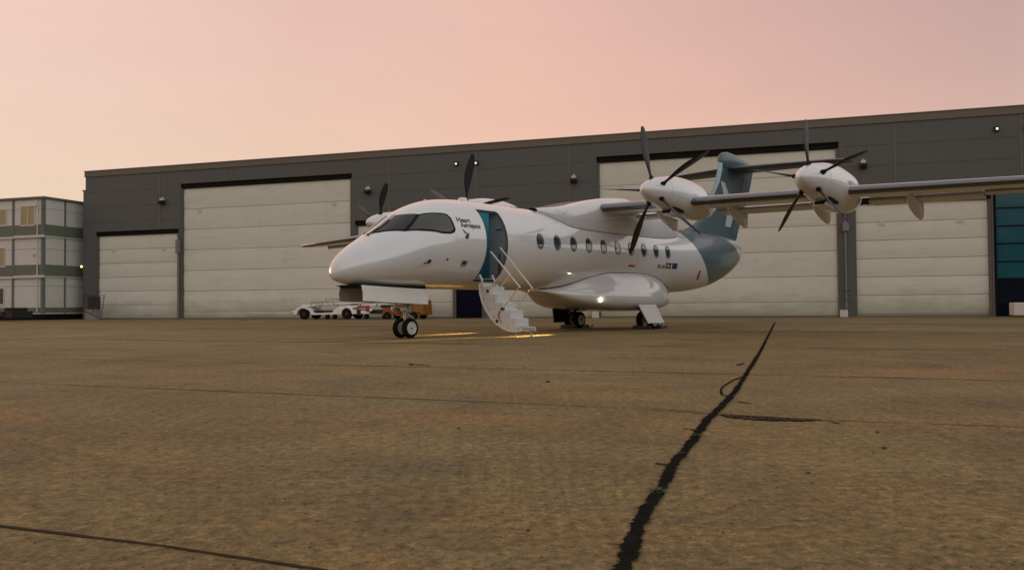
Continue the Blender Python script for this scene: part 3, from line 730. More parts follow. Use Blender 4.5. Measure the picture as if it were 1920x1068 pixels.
# rounded door corners
for (cs, cp, sx, sy) in ((D1, DPT, -1, -1), (D1, DPB, -1, 1), (D0, DPB, 1, 1)):
    R_, Rp = .10, 5.5
    poly = [(cs, cp)]+[(cs+sx*(R_-R_*cos(a)), cp+sy*(Rp-Rp*sin(a))) for a in [radians(x) for x in range(0, 91, 15)]]
    q = patch_mb([poly], 0); fus.add(q.v, q.f)
obj('fuselage', fus, M['white'], AC, smooth=True)
ts = MB(); ts.loft([[hull(smooth_b(B1, p)+(smooth_b(B2, p)-smooth_b(B1, p))*k/14, p) for p in PHS[:-1]] for k in range(15)], caps=False)
obj('tail_section', ts, M['teal'], AC, smooth=True)
tn = MB(); tn.loft([[hull(smooth_b(B2, p)+(15.6-smooth_b(B2, p))*(1-(1-k/8)**1.6), p) for p in PHS[:-1]] for k in range(9)])
obj('tail_cone', tn, M['white'], AC, smooth=True)

# doorway: lip, bulkheads, lit lining, floor
lip = MB()
loop = [(D0, p) for p in range(DPB, DPT+1, 3)]+[(D0+(D1-D0)*k/6, DPT) for k in range(1, 6)]+[(D1, p) for p in range(DPT, DPB-1, -3)]+[(D1+(D0-D1)*k/6, DPB) for k in range(1, 6)]
def inn(s, p, k=.93):
    q = hull(s, p); c = Vector((s, 0, 2.445)); v = Vector(q); return tuple(c+(v-c)*k)
L1 = [hull(*q, .004) for q in loop]; L2 = [inn(*q) for q in loop]; n_ = len(loop)
lip.add(L1+L2, [(i, (i+1) % n_, n_+(i+1) % n_, n_+i) for i in range(n_)]); obj('door_surround', lip, M['lip'], AC)
def section(s, k=.96, cut=None):
    return [inn(s, p, k) for p in range(-90, 271, 6)][:-1]
bh = MB()
# aft bulkhead: port half only, leaving the aisle open
pts = [inn(D1+.03, p, .985) for p in range(-60, 67, 6)]
pts = pts+[(D1+.03, -.50, pts[-1][2]), (D1+.03, -.50, pts[0][2])]
bh.add(pts, [tuple(range(len(pts)))]); bh.add([(p[0]+.05, p[1], p[2]) for p in pts], [tuple(range(len(pts)))])
bh.box(D1+.03, D1+.08, -.52, -.49, pts[0][2], pts[-2][2])
obj('bulkhead', bh, M['interior'], AC)
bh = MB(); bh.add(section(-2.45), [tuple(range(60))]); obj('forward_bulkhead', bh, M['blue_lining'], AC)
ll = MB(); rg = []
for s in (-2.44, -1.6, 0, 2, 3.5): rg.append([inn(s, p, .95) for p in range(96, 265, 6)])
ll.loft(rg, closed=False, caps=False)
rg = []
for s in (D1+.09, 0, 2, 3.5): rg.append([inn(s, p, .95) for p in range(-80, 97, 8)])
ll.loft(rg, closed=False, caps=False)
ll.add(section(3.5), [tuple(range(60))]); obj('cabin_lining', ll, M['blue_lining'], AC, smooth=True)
fl = MB(); fl.box(-2.30, 3.4, -.72, .70, 1.50, 1.53); obj('cabin_floor', fl, M['interior'], AC)
ha = MB(); ha.tube([(D1-.0, -.98, 2.86), (D1-.06, -.94, 2.84), (D1-.06, -.84, 2.84)], .016); obj('door_handle', ha, M['black'], AC)
ha = MB(); ha.tube([(D1-.03, -.93, 2.20), (D1-.09, -.95, 2.05), (D1-.09, -.95, 1.78), (D1-.03, -.92, 1.66)], .018)
obj('grab_handle', ha, M['black'], AC)

# cockpit glazing
def mir(poly): return [(s, 180-p) for s, p in poly]
ws_o = [(-5.30, 82), (-5.16, 68), (-4.98, 55), (-4.74, 39), (-4.44, 46), (-4.16, 54.5), (-4.30, 63), (-4.42, 72), (-4.50, 82)]
ws_i = [(-5.22, 80), (-5.10, 68), (-4.94, 56), (-4.74, 42.5), (-4.46, 48.5), (-4.23, 55.5), (-4.34, 64), (-4.44, 72), (-4.50, 80)]
sw_o = [(-4.74, 39), (-4.16, 54.5), (-3.9, 50), (-3.55, 43), (-3.44, 40), (-3.38, 33), (-3.36, 16), (-3.42, 12.5), (-3.56, 11.5), (-3.80, 14), (-4.30, 25)]
sw_i = [(-4.64, 38.0), (-4.15, 51.5), (-3.85, 46), (-3.55, 39.6), (-3.48, 37), (-3.44, 32), (-3.43, 18), (-3.48, 15.2), (-3.58, 14.3), (-3.80, 16.5), (-4.28, 27.5)]
for f in (lambda q: q, mir):
    a = patch('windshield', f(ws_o), 'black', .004, ds=.07, dp=3); patch('pane', f(ws_i), 'glass', .012, parent=a, ds=.07, dp=3)
    a = patch('side_window', f(sw_o), 'black', .004, ds=.07, dp=3); patch('pane', f(sw_i), 'glass_green', .012, parent=a, ds=.07, dp=3)
q = patch_mb([[(-5.34, 86), (-5.34, 94), (-4.44, 94), (-4.44, 86)]], .022, .07, 2); obj('centre_post', q, M['white'], AC, smooth=True)
wp = MB(); wp.tube([hull(-5.33, 84, .02), hull(-5.0, 78, .03), hull(-4.72, 79, .03)], .012, 6); wp.tube([hull(-5.36, 80, .01), hull(-5.33, 84, .03)], .02, 6); obj('wiper', wp, M['black'], AC)

# cabin windows
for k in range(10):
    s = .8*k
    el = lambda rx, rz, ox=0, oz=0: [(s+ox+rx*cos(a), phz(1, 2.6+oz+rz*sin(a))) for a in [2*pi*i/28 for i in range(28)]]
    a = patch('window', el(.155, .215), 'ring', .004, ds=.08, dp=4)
    patch('pane', el(.122, .178, -.014, .008), 'pane', .008, parent=a, ds=.08, dp=4)  # pane set off-centre; wider ring edge imitates the lit reveal
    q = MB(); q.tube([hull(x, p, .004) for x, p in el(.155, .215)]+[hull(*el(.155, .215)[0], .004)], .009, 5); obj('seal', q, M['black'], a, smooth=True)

# lettering and marks
def text_mb(txt, width=None, height=None):
    cu = bpy.data.curves.new('t', 'FONT'); cu.body = txt; cu.size = 1; cu.resolution_u = 3; cu.offset = .022
    ob = bpy.data.objects.new('t', cu); COL.objects.link(ob)
    bpy.context.view_layer.update()
    dg = bpy.context.evaluated_depsgraph_get(); me = bpy.data.meshes.new_from_object(ob.evaluated_get(dg))
    vs = [tuple(v.co) for v in me.vertices]; fs = [tuple(p.vertices) for p in me.polygons]
    bpy.data.objects.remove(ob); bpy.data.curves.remove(cu)
    return vs, fs
def lettering(txt, s0, z0, width, cap, off=.006, mat='letter'):
    vs, fs = text_mb(txt); x0 = min(v[0] for v in vs); x1 = max(v[0] for v in vs)
    sx = width/(x1-x0); sz = cap/.70
    mb = MB(); mb.add([hull(s0+(v[0]-x0)*sx, phz(s0+(v[0]-x0)*sx, z0+v[1]*sz), off) for v in vs], fs)
    return obj('lettering', mb, M[mat], AC)
lettering('Heart', -3.22, 2.925, .46, .125)
lettering('Aerospace', -3.15, 2.795, .70, .125)
patch('logo', [zpoly([(-3.13, 2.74), (-3.0, 2.655), (-2.955, 2.60), (-3.07, 2.645), (-3.12, 2.70)]), zpoly([(-2.90, 2.655), (-3.0, 2.625), (-3.075, 2.535), (-3.03, 2.49), (-2.96, 2.50), (-2.93, 2.59)])], 'letter', .006)
lettering('ES-30', 6.56, 2.04, .47, .12)
patch('flag', zpoly([(7.09, 2.04), (7.46, 2.04), (7.46, 2.24), (7.09, 2.24)]), 'flagdark', .005, label='dark blue flag with a yellow cross')
patch('flag_cross', [zpoly([(7.09, 2.12), (7.46, 2.12), (7.46, 2.16), (7.09, 2.16)]), zpoly([(7.22, 2.04), (7.27, 2.04), (7.27, 2.24), (7.22, 2.24)])], 'flagyellow', .008)
patch('flag', zpoly([(7.53, 2.04), (7.90, 2.04), (7.90, 2.24), (7.53, 2.24)]), 'navy', .005, label='plain deep blue flag with a ring of stars')
patch('star_ring', [[(7.715+.10*cos(a)+d[0]*.009, phz(7, 2.14+.065*sin(a)+d[1]*.009)) for d in ((-1, 0), (0, -1), (1, 0), (0, 1))] for a in [2*pi*i/12 for i in range(12)]], 'flagyellow', .008)
patch('red_mark', zpoly([(4.70, 2.035), (5.09, 2.035), (5.09, 2.095), (4.70, 2.095)]), 'red', .008)
rt = MB(); rt.tube([hull(9.68, -20, .02), hull(9.75, -37, .05)], .028, 6); obj('red_tag', rt, M['red'], AC)
pt_ = MB(); c = hull(-3.61, -20.9, .006); d_ = (Vector(hull(-3.61, -20.9, .1))-Vector(hull(-3.61, -20.9))).normalized()
# pitot probe
def disc(s, p, r, off=.004, n=14, rz=None):
    rz = rz or r
    return [(s+r*cos(a), p+degrees(rz*sin(a)/1.15)) for a in [2*pi*i/n for i in range(n)]]
a = patch('probe', disc(-4.17, -21.0, .062), 'darkmetal', .005); q = MB(); q.tube([hull(-4.17, -21, .005), hull(-4.18, -21, .05), hull(-4.36, -21, .055)], .014, 6); obj('probe_tube', q, M['darkmetal'], a)
patch('static_port', disc(-3.61, -20.9, .033), 'black', .005)
patch('placard', [(-3.10, -30.5), (-2.88, -30.5), (-2.88, -23.5), (-3.10, -23.5)], 'ring', .003)
patch('port_cap', disc(-2.99, -26.5, .06, rz=.045), 'darkmetal', .007)
patch('placard_text', [(-3.08, -31.6), (-2.90, -31.6), (-2.90, -30.9), (-3.08, -30.9)], 'red', .007)
# roof antennas and seams
an = MB(); an.lathe((-1.9, 0, 3.64), (0, 0, 1), [(0, .13), (.09, .12), (.11, .08)], 16); obj('antenna', an, M['white'], AC, smooth=True)
an = MB(); an.prism([(-.05, 3.64), (.0, 3.66), (.35, 3.67), (.5, 3.64)], -.10, .10, 1); obj('antenna', an, M['darkmetal'], AC)
an = MB(); an.prism([(-3.4, 3.51), (-3.36, 3.57), (-3.30, 3.57), (-3.26, 3.53)], -.02, .02, 1); obj('antenna', an, M['rail'], AC)
seam('panel_line', [(5.2, 60), (5.2, 35), (5.2, 10), (5.2, -20)], .004, 'seam_l')
seam('panel_line', [(8.4, 41), (8.7, 40.5), (8.98, 40)], .009)
seam('panel_line', [(-.9, 10), (-.3, 14), (.4, 18)], .003, 'seam_l')
seam('panel_line', [(7.2, -50), (7.6, -58), (7.9, -64)], .006, 'seam_l')

# ---- spline helper for fairings
def bspl(ctrl, n=16):
    c = [ctrl[0], ctrl[0]]+list(ctrl)+[ctrl[-1], ctrl[-1]]; m = len(c)-3; out_ = []
    for i in range(n+1):
        u = i/n*m; k = min(int(u), m-1); t = u-k
        b0 = (1-t)**3/6; b1 = (3*t**3-6*t*t+4)/6; b2 = (-3*t**3+3*t*t+3*t+1)/6; b3 = t**3/6
        out_.append(tuple(b0*c[k][j]+b1*c[k+1][j]+b2*c[k+2][j]+b3*c[k+3][j] for j in (0, 1)))
    return out_
BF = [(.80, .16, 1.25, .17, 1.235), (.95, .29, 1.28, .30, 1.225), (1.3, .36, 1.292, .42, 1.17), (1.7, .46, 1.335, .62, 1.06), (2.0, .60, 1.40, .80, .96), (2.3, .74, 1.49, .98, .87), (2.7, .87, 1.60, 1.20, .77), (3.1, .95, 1.69, 1.36, .70), (3.6, 1.0, 1.775, 1.50, .645), (4.3, 1.02, 1.81, 1.62, .60), (5.3, 1.03, 1.83, 1.68, .58), (6.0, 1.01, 1.80, 1.64, .60), (6.5, .98, 1.75, 1.52, .63), (6.9, .93, 1.68, 1.37, .66), (7.25, .85, 1.60, 1.20, .69), (7.55, .77, 1.52, 1.03, .75), (7.8, .70, 1.47, .88, .84), (8.0, .64, 1.43, .76, .95), (8.2, .58, 1.39, .64, 1.10), (8.34, .54, 1.365, .55, 1.25)]
def tab(T, s): return [herm(s, c, T) for c in range(1, len(T[0]))]
bf = MB(); rings = []
s = .80
while s <= 8.341:
    ts_, zs_, W, zb = tab(BF, s)
    h = zs_-zb
    half = bspl([(ts_-.02, zs_+.03), (ts_+(W-ts_)*.40, zs_-h*.10), (ts_+(W-ts_)*.92, zs_-h*.36), (W*1.04, zs_-h*.72), (W*.93, zb+h*.03), (W*.45, zb), (0, zb)], 20)
    rings.append([(s, -t, z) for t, z in half]+[(s, t, z) for t, z in reversed(half[:-1])])
    s += .1044
bf.loft(rings, closed=False, caps=False); obj('belly_fairing', bf, M['white'], AC, smooth=True)
P = []; s = .95
while s < 8.33:
    zs_ = herm(s, 2, BF); P.append(hull(s, phz(s, zs_+.012), .008)); s += .1
mb = MB(); mb.tube(P, .012, 6); obj('fairing_seam', mb, M['seam'], AC, smooth=True)
UF = [(.7, .50, 3.545, 3.652), (1.15, .78, 3.36, 3.70), (1.8, .98, 3.14, 3.80), (2.5, 1.01, 3.10, 3.95), (3.3, 1.02, 3.08, 4.12), (4.3, 1.02, 3.08, 4.27), (5.1, 1.02, 3.08, 4.32), (5.9, 1.02, 3.08, 4.26), (6.7, 1.02, 3.09, 4.10), (7.4, 1.0, 3.11, 3.92), (8.0, .96, 3.16, 3.77), (8.4, .90, 3.23, 3.70), (8.9, .60, 3.49, 3.655)]
uf = MB(); rings = []; s = .7
while s <= 8.901:
    ts_, zs_, zt = tab(UF, s); h = zt-zs_
    half = bspl([(ts_+.005, zs_-.01), (ts_+.05, zs_+h*.3), (ts_+.02, zs_+h*.85), (ts_*.8, zt+.01), (ts_*.35, zt), (0, zt)], 16)
    rings.append([(s, -t, z) for t, z in half]+[(s, t, z) for t, z in reversed(half[:-1])]); s += .164
uf.loft(rings, closed=False, caps=False); obj('wing_fairing', uf, M['white'], AC, smooth=True)
mb = MB(); P = []; s = .75
while s < 8.9: ts_, zs_, zt = tab(UF, s); P.append((s, -ts_-.008, zs_-.008)); s += .1
mb.tube(P, .010, 6); obj('fairing_seam', mb, M['seam'], AC, smooth=True)

# ---- wings
def LE(t): return 3.28+.012*t if t < 8 else 3.376+.095*(t-8)
def CH(t): return 2.35-.035*t if t < 8 else 2.07-.085*(t-8)
def ZW(t): return 3.86-.020*t     # chord line height
def TK(t): return .36-.006*t if t < 8 else .312-.014*(t-8)
def foil(t, x, up):   # x 0..1
    yt = 5*(.2969*sqrt(x)-.126*x-.3516*x*x+.2843*x**3-.1036*x**4)*TK(t)
    camber = .06*TK(t)*4*x*(1-x)
    return ZW(t)+camber+(yt*1.05 if up else -yt*.95)-.0
xs_up = [1, .85, .7, .55, .4, .28, .18, .11, .09]
xs_le = [.09, .06, .035, .015, .004, 0]
for sg, lab in ((1, 'port wing nearest the camera'), (-1, 'starboard wing beyond the nose')):
    tv = [.75, 1.5, 3, 4.5, 6, 8, 9.5, 11, 12.5, 14, 15.2, 15.7, 15.9, 16.0]
    def ring(t, xa, xb):
        k = 1 if t < 15.2 else max(.12, sqrt(max(0, 1-((t-15.2)/.82)**2)))
        def P(x, up):
            s = LE(t)+(1-k)*.5*CH(t)*.7+CH(t)*x*(.3+.7*k); z = ZW(t)+(foil(t, x, up)-ZW(t))*k
            return (s, -sg*t, z)
        return [P(x, True) for x in xa]+[P(x, False) for x in xb]
    wm = MB(); ru = []
    for t in tv: ru.append(ring(t, xs_up, [.09, .11, .18, .28, .4, .55, .7, .85, 1]))
    wm.loft(ru, closed=True, caps=True)
    wg = obj('wing', wm, M['white'], AC, smooth=True, label=lab)
    lm = MB(); ru = []
    for t in tv[:-2]: ru.append([(p[0]-.004, p[1], p[2]) for p in ring(t, xs_le, [.004, .015, .035, .06, .09])])
    lm.loft(ru, closed=False, caps=False)
    obj('leading_edge', lm, M['silver'], wg, smooth=True)
    lc = MB(); ru = []
    for t in tv[-3:]: ru.append(ring(t, xs_le, [.004, .015, .035, .06, .09]))
    lc.loft(ru, closed=True); obj('wing_tip', lc, M['white'], wg, smooth=True)
    # flaps and aileron: separate panels a little below the trailing edge
    for (t0, t1, nm, dz) in ((1.25, 3.1, 'flap', -.085), (4.15, 7.45, 'flap', -.085), (8.6, 11.3, 'flap', -.085), (11.36, 15.0, 'aileron', -.01)):
        fm_ = MB(); rg = []
        for k in range(5):
            t = t0+(t1-t0)*k/4; s0 = LE(t)+CH(t)*.74; s1 = LE(t)+CH(t)*1.06; z = ZW(t)-.10*TK(t)/.3+dz*.4
            rg.append([(s0, -sg*t, z+dz*.2), (s0+.06, -sg*t, z+.05), (s1, -sg*t, z+dz+.012), (s1, -sg*t, z+dz), (s0+.06, -sg*t, z-.075)])
        fm_.loft(rg); obj(nm, fm_, M['white'], wg, bevel=.0, smooth=True, angle=50)
    for t in (2.35, 4.75, 7.25, 9.70):
        ff = MB(); rg = []
        zt0 = ZW(t)-.08
        for u, wd, dz_ in ((0, .02, .02), (.12, .08, .14), (.3, .13, .27), (.5, .15, .40), (.68, .14, .50), (.82, .115, .565), (.93, .08, .58), (1.0, .03, .54)):
            s = LE(t)+CH(t)*.50+u*1.35; top = zt0+.04-.10*u; bot = zt0-dz_
            mz = (top+bot)/2; hh = (top-bot)/2
            rg.append([(s, -sg*(t+wd*cos(a)), mz+hh*(1 if sin(a) > 0 else -1)*abs(sin(a))**.7) for a in [2*pi*i/14 for i in range(14)]])
        ff.loft(rg); obj('flap_track_fairing', ff, M['white'], wg, smooth=True)

# ---- engines and propellers
def blade_mesh(R):
    mb = MB(); rings = []; n = 10
    for i in range(15):
        u = i/14; r = .34+(R-.34)*u
        ch = [.09, .085, .10, .16, .215, .26, .30, .325, .34, .34, .33, .305, .27, .215, .12][i]*(R/1.9)**.8*1.08
        th_ = .06*(1-u)**1.4+.012
        if i < 2: th_ = .075
        sweep = -.055*sin(pi*min(1, u*1.15))*(R/1.9)+.09*max(0, u-.55)*(R/1.9)
        beta = radians(88-2*u)
        ax, tg_ = sin(beta), -cos(beta)
        ring = []
        for k in range(n):
            a = 2*pi*k/n; cx = cos(a)*ch/2+sweep; cy = sin(a)*th_/2
            ring.append((cx*ax-cy*tg_, cx*tg_+cy*ax, r))     # axial, tangential, radial
        rings.append(ring)
    mb.loft(rings); return mb
def collar_mesh():
    mb = MB(); mb.lathe((0, 0, .26), (0, 0, 1), [(0, .085), (.05, .085), (.09, .07), (.17, .05)], 12)
    mb.box(-.10, .08, -.03, .03, .28, .36); return mb
SPN = [(0, .012), (.03, .07), (.1, .14), (.22, .215), (.4, .29), (.6, .355), (.8, .405), (.95, .43), (.96, .0)]
NAC = [(.955, 0, .435, .435), (1.15, .0, .465, .465), (1.5, -.01, .52, .52), (1.9, -.04, .545, .56), (2.3, -.07, .53, .58), (2.8, -.11, .52, .56), (3.3, -.15, .43, .49), (3.8, -.17, .27, .36), (4.2, -.18, .10, .16), (4.45, -.18, .02, .03)]
bprot = {}
engines = [(3.63, 4.0, 1.47, 1.92, -11, 'port inboard engine'), (8.035, 3.89, 1.51, 1.50, -3, 'port outboard engine'), (-3.63, 4.0, 1.47, 1.92, 9.5, 'starboard inboard engine'), (-8.035, 3.89, 1.51, 1.50, 14, 'starboard outboard engine')]
for t, z, s0, R, ang, lab in engines:
    nm = MB(); rg = []
    q = .955
    while q <= 4.451:
        zc, w_, h_ = tab([(a, b, c, d) for a, b, c, d in NAC], q)
        rg.append([(s0+q, -t+w_*cos(a), z+zc+h_*sin(a)) for a in [2*pi*i/36 for i in range(36)]]); q += .1165
    nm.loft(rg)
    nac = obj('engine_nacelle', nm, M['white'], AC, smooth=True, label=lab)
    it = MB(); it.prism([(s0+1.35, z-.47), (s0+1.30, z-.60), (s0+2.4, z-.70), (s0+2.7, z-.62), (s0+2.4, z-.48)], -t-.17, -t+.17, 1); obj('intake_scoop', it, M['white'], nac, bevel=.03, smooth=True)
    im = MB(); im.box(s0+1.28, s0+1.42, -t-.13, -t+.13, z-.575, z-.50); obj('intake_mouth', im, M['black'], nac)
    vt = MB(); vt.prism([(s0+1.25, z-.42), (s0+1.30, z-.505), (s0+1.85, z-.55), (s0+1.8, z-.46)], -t-.30, -t-.10, 1); obj('side_vent', vt, M['black'], nac)
    sp_ = MB(); sp_.lathe((s0, -t, z), (1, 0, 0), SPN, 36); spn = obj('propeller_spinner', sp_, M['white'], AC, smooth=True, angle=60)
    for k in range(5):
        a = radians(ang+72*k)
        rot = Matrix(((1, 0, 0), (0, cos(a), -sin(a)), (0, sin(a), cos(a))))   # local z -> (0,-sin,cos): towards +t = -y
        def place(mb_):
            o_ = MB(); vs = []
            for v in mb_.v:
                p = rot @ Vector(v); vs.append((s0+.62+p.x, -t+p.y, z+p.z))
            o_.add(vs, mb_.f); return o_
        obj('propeller_blade', place(blade_mesh(R)), M['blade'], spn, smooth=True)
        obj('blade_collar', place(collar_mesh()), M['black'], spn, smooth=True)

# ---- fin and tailplane
FIN = [(9.3, 3.55), (9.98, 3.60), (10.6, 3.70), (11.2, 3.87), (11.86, 4.2), (12.45, 4.72), (12.96, 5.4), (13.35, 5.83), (13.58, 6.3), (13.70, 6.78), (13.85, 7.02), (14.12, 7.17), (14.45, 7.22), (15.1, 7.17), (15.9, 7.10), (16.6, 6.98), (17.05, 6.84), (17.0, 6.55), (16.69, 5.89), (16.1, 5.0), (15.54, 4.13), (15.2, 3.50)]
def fin_section(z):   # LE and TE s at height z
    L = [p for p in FIN[:13]]; T = [(17.0, 7.2)]+[p for p in FIN[16:]]
    def ip(P, z):
        for (s0, z0), (s1, z1) in zip(P, P[1:]):
            if min(z0, z1) <= z <= max(z0, z1) and z0 != z1: return s0+(s1-s0)*(z-z0)/(z1-z0)
        return P[0][0] if abs(z-P[0][1]) < abs(z-P[-1][1]) else P[-1][0]
    return ip(L, z), ip(T, z)
fm = MB(); rg = []
for z in [3.5, 3.62, 3.7, 3.85, 4.0, 4.2, 4.5, 4.8, 5.1, 5.4, 5.7, 6.0, 6.3, 6.6, 6.78]:
    a, b_ = fin_section(z); c = b_-a; th_ = .15-.02*(z-3.5)
    r_ = []
    for x in (0, .01, .03, .08, .16, .3, .5, .75, 1): r_.append((a+c*x, -th_*5*(.2969*sqrt(x)-.126*x-.3516*x*x+.2843*x**3-.1015*x**4)*.9, z))
    r_ += [(p[0], -p[1], p[2]) for p in reversed(r_[1:-1])]
    rg.append(r_)
fm.loft(rg); fin = obj('tail_fin', fm, M['teal_dark'], AC, smooth=True)
bu = MB(); rg = []
for s, w_, zb_, zt_ in ((13.66, .02, 6.72, 6.78), (13.70, .08, 6.62, 6.93), (13.80, .125, 6.55, 7.05), (14.0, .16, 6.5, 7.15), (14.4, .20, 6.45, 7.22), (15.0, .22, 6.42, 7.20), (15.6, .19, 6.42, 7.12), (16.2, .14, 6.45, 7.04), (16.8, .08, 6.55, 6.92), (17.1, .02, 6.70, 6.80)):
    rg.append([(s, w_*cos(a), (zb_+zt_)/2+(zt_-zb_)/2*sin(a)) for a in [2*pi*i/20 for i in range(20)]])
bu.loft(rg); obj('fin_bullet', bu, M['teal_dark'], AC, smooth=True)
le_ = MB(); P = [(12.80, 5.2), (12.96, 5.4), (13.35, 5.83), (13.58, 6.3), (13.68, 6.72)]
rg = []
for s, z in P: rg.append([(s-.012, 0, z), (s+.005, -.035, z), (s+.05, -.072, z), (s+.13, -.108, z), (s+.15, -.10, z), (s+.15, .10, z), (s+.13, .108, z), (s+.05, .072, z), (s+.005, .035, z)])
le_.loft(rg); obj('fin_leading_edge', le_, M['ring'], fin, smooth=True)
lg = MB()
for poly in ([(13.72, 5.86), (14.10, 5.86), (14.60, 5.30), (14.10, 5.20)], [(14.30, 4.62), (14.98, 4.68), (14.62, 4.05), (14.08, 4.08)]):
    lg.add([(s, -.16+.0*s, z) for s, z in poly], [(0, 1, 2, 3)])
def fin_half(s, z):
    a, b_ = fin_section(z); x = max(0, min(1, (s-a)/(b_-a))); th_ = .15-.02*(z-3.5)
    return th_*5*(.2969*sqrt(x)-.126*x-.3516*x*x+.2843*x**3-.1015*x**4)*.9
def subdiv_poly(poly, n=6):
    (a, b_, c, d) = poly; vs = []; fs = []
    for i in range(n+1):
        for j in range(n+1):
            u, v = i/n, j/n
            p = [(a[k]*(1-u)+b_[k]*u)*(1-v)+(d[k]*(1-u)+c[k]*u)*v for k in (0, 1)]
            vs.append((p[0], -fin_half(*p)-.006, p[1]))
    for i in range(n):
        for j in range(n): q = i*(n+1)+j; fs.append((q, q+1, q+n+2, q+n+1))
    return vs, fs
lg = MB()
for poly in ([(13.74, 5.92), (14.10, 5.88), (14.62, 5.22), (14.06, 5.12)], [(14.28, 4.66), (15.0, 4.70), (14.62, 4.04), (14.08, 4.06)]):
    lg = MB(); lg.add(*subdiv_poly(poly)); obj('fin_logo', lg, M['white'], fin)
rd = MB(); rd.tube([(15.95, -.045, 6.35), (15.2, -.06, 4.9), (14.55, -.07, 3.72)], .008, 5); rd.tube([(14.55, -.07, 3.72), (15.3, -.03, 3.66)], .008, 5); obj('rudder_gap', rd, M['seam'], fin)
for sg in (1, -1):
    tp = MB(); tle = MB(); rg = []; rl = []
    for t, s0, c, k in ((0.05, 14.35, 1.95, 1), (1, 14.5, 1.8, 1), (2.5, 14.72, 1.55, 1), (4.0, 14.94, 1.32, 1), (4.4, 15.05, 1.15, .85), (4.62, 15.2, .9, .6), (4.75, 15.45, .5, .25)):
        z = 6.52-.012*t; th_ = .25*k*(1-.05*t)
        def P(x, u): return (s0+c*x, -sg*t, z+(1 if u else -1)*th_*5*(.2969*sqrt(x)-.126*x-.3516*x*x+.2843*x**3-.1015*x**4)*.85)
        rg.append([P(x, True) for x in (1, .7, .45, .25, .12, .05, .015, 0)]+[P(x, False) for x in (.015, .05, .12, .25, .45, .7)])
        rl.append([(p[0]-.006, p[1], p[2]+(.004 if p[2] > z else -.004)) for p in [P(x, True) for x in (.12, .05, .015, 0)]+[P(x, False) for x in (.015, .05, .12)]])
    tp.loft(rg); o = obj('tailplane', tp, M['stab'], AC, smooth=True); tle.loft(rl, closed=False); obj('leading_edge', tle, M['silver_dark'], o, smooth=True)

# ---- landing gear
def wheel(parent, s, t, z, r, wd):
    q = MB(); q.lathe((s, -t-wd/2, z), (0, 1, 0), [(.02, r*.60), (0, r*.68), (0.0, r*.82), (.025, r*.95), (wd*.3, r), (wd*.7, r), (wd-.025, r*.95), (wd, r*.82), (wd, r*.68), (wd-.02, r*.60)], 36)
    wo = obj('tyre', q, M['tyre'], parent, smooth=True)
    q = MB(); q.lathe((s, -t-wd/2-.002, z), (0, 1, 0), [(.02, .0), (.02, .05), (.012, r*.30), (.022, r*.50), (.0, r*.60), (.004, r*.64), (wd*.5, r*.60), (wd-.004, r*.64), (wd, r*.60), (wd-.022, r*.5), (wd-.012, r*.3), (wd-.02, .0)], 32)
    ro = obj('wheel_rim', q, M['rim'], parent, smooth=True)
    q = MB()
    for side in (-1, 1):
        y0 = -t+side*(wd/2-.004)
        q.lathe((s, y0, z), (0, side, 0), [(0, .032), (.008, .026), (.009, 0)], 12)
        for k in range(8): a = 2*pi*k/8+.3; q.lathe((s+cos(a)*r*.43, y0-side*.006, z+sin(a)*r*.43), (0, side, 0), [(0, .011), (.004, .010), (.005, 0)], 8)
    obj('wheel_bolt', q, M['black'], parent)
    return wo
ng = MB(); ng.tube([(-4.0, 0, 1.35), (-4.03, 0, .85), (-4.05, 0, .62)], [.075, .07, .062], 12); ng.tube([(-4.05, 0, .62), (-4.06, 0, .26)], .045, 12)
ng.tube([(-4.05, -.26, .25), (-4.05, .26, .25)], .035, 10)
ng.box(-4.2, -3.92, -.11, .11, .68, .86)
ngo = obj('nose_gear', ng, M['metal'], AC, smooth=True)
q = MB(); q.tube([(-4.0, .0, .62), (-3.78, .0, .50), (-3.98, 0, .34)], .025, 8); q.tube([(-4.0, -.08, .8), (-3.55, -.08, 1.30)], .022, 8); q.tube([(-4.0, .08, .8), (-3.55, .08, 1.30)], .022, 8); q.tube([(-4.15, -.1, .75), (-4.55, -.12, .8)], .03, 8); obj('torque_link', q, M['rail'], ngo, smooth=True)
q = MB(); q.lathe((-4.24, -.17, .74), (-1, 0, 0), [(0, .02), (.0, .05), (.08, .07), (.09, .05)], 14); q.lathe((-4.24, .17, .74), (-1, 0, 0), [(0, .02), (.0, .05), (.08, .07), (.09, .05)], 14); q.tube([(-4.2, -.2, .74), (-4.2, .2, .74)], .02); obj('taxi_lamp', q, M['rail'], ngo, smooth=True)
q = MB(); q.tube([(-4.1, -.09, .7), (-4.0, -.13, .95), (-3.9, -.06, 1.1)], .014, 6); q.tube([(-4.12, .09, .6), (-4.08, .11, .9), (-3.9, .08, 1.15)], .014, 6); q.box(-4.28, -4.2, -.06, .06, .66, .82); obj('hydraulic_hose', q, M['darkmetal'], ngo)
for t in (.17, -.17): wheel(ngo, -4.05, t, .25, .25, .15)
def plate(name, pts, th_, mat, label=None):   # quad plate thickened along y
    mb = MB(); n0 = len(pts)
    mb.add([(p[0], p[1], p[2]) for p in pts]+[(p[0], p[1]+th_, p[2]) for p in pts], [tuple(range(n0)), tuple(range(2*n0-1, n0-1, -1))]+[(i, (i+1) % n0, n0+(i+1) % n0, n0+i) for i in range(n0)])
    return obj(name, mb, M[mat], AC, bevel=.006, label=label)
plate('nose_gear_door', [(-5.82, -.42, 1.305), (-5.79, -.445, 1.12), (-5.80, -.46, .93), (-5.3, -.47, .905), (-3.70, -.47, .84), (-3.68, -.45, 1.06), (-3.68, -.42, 1.225), (-4.8, -.42, 1.262)], .025, 'doorpanel')
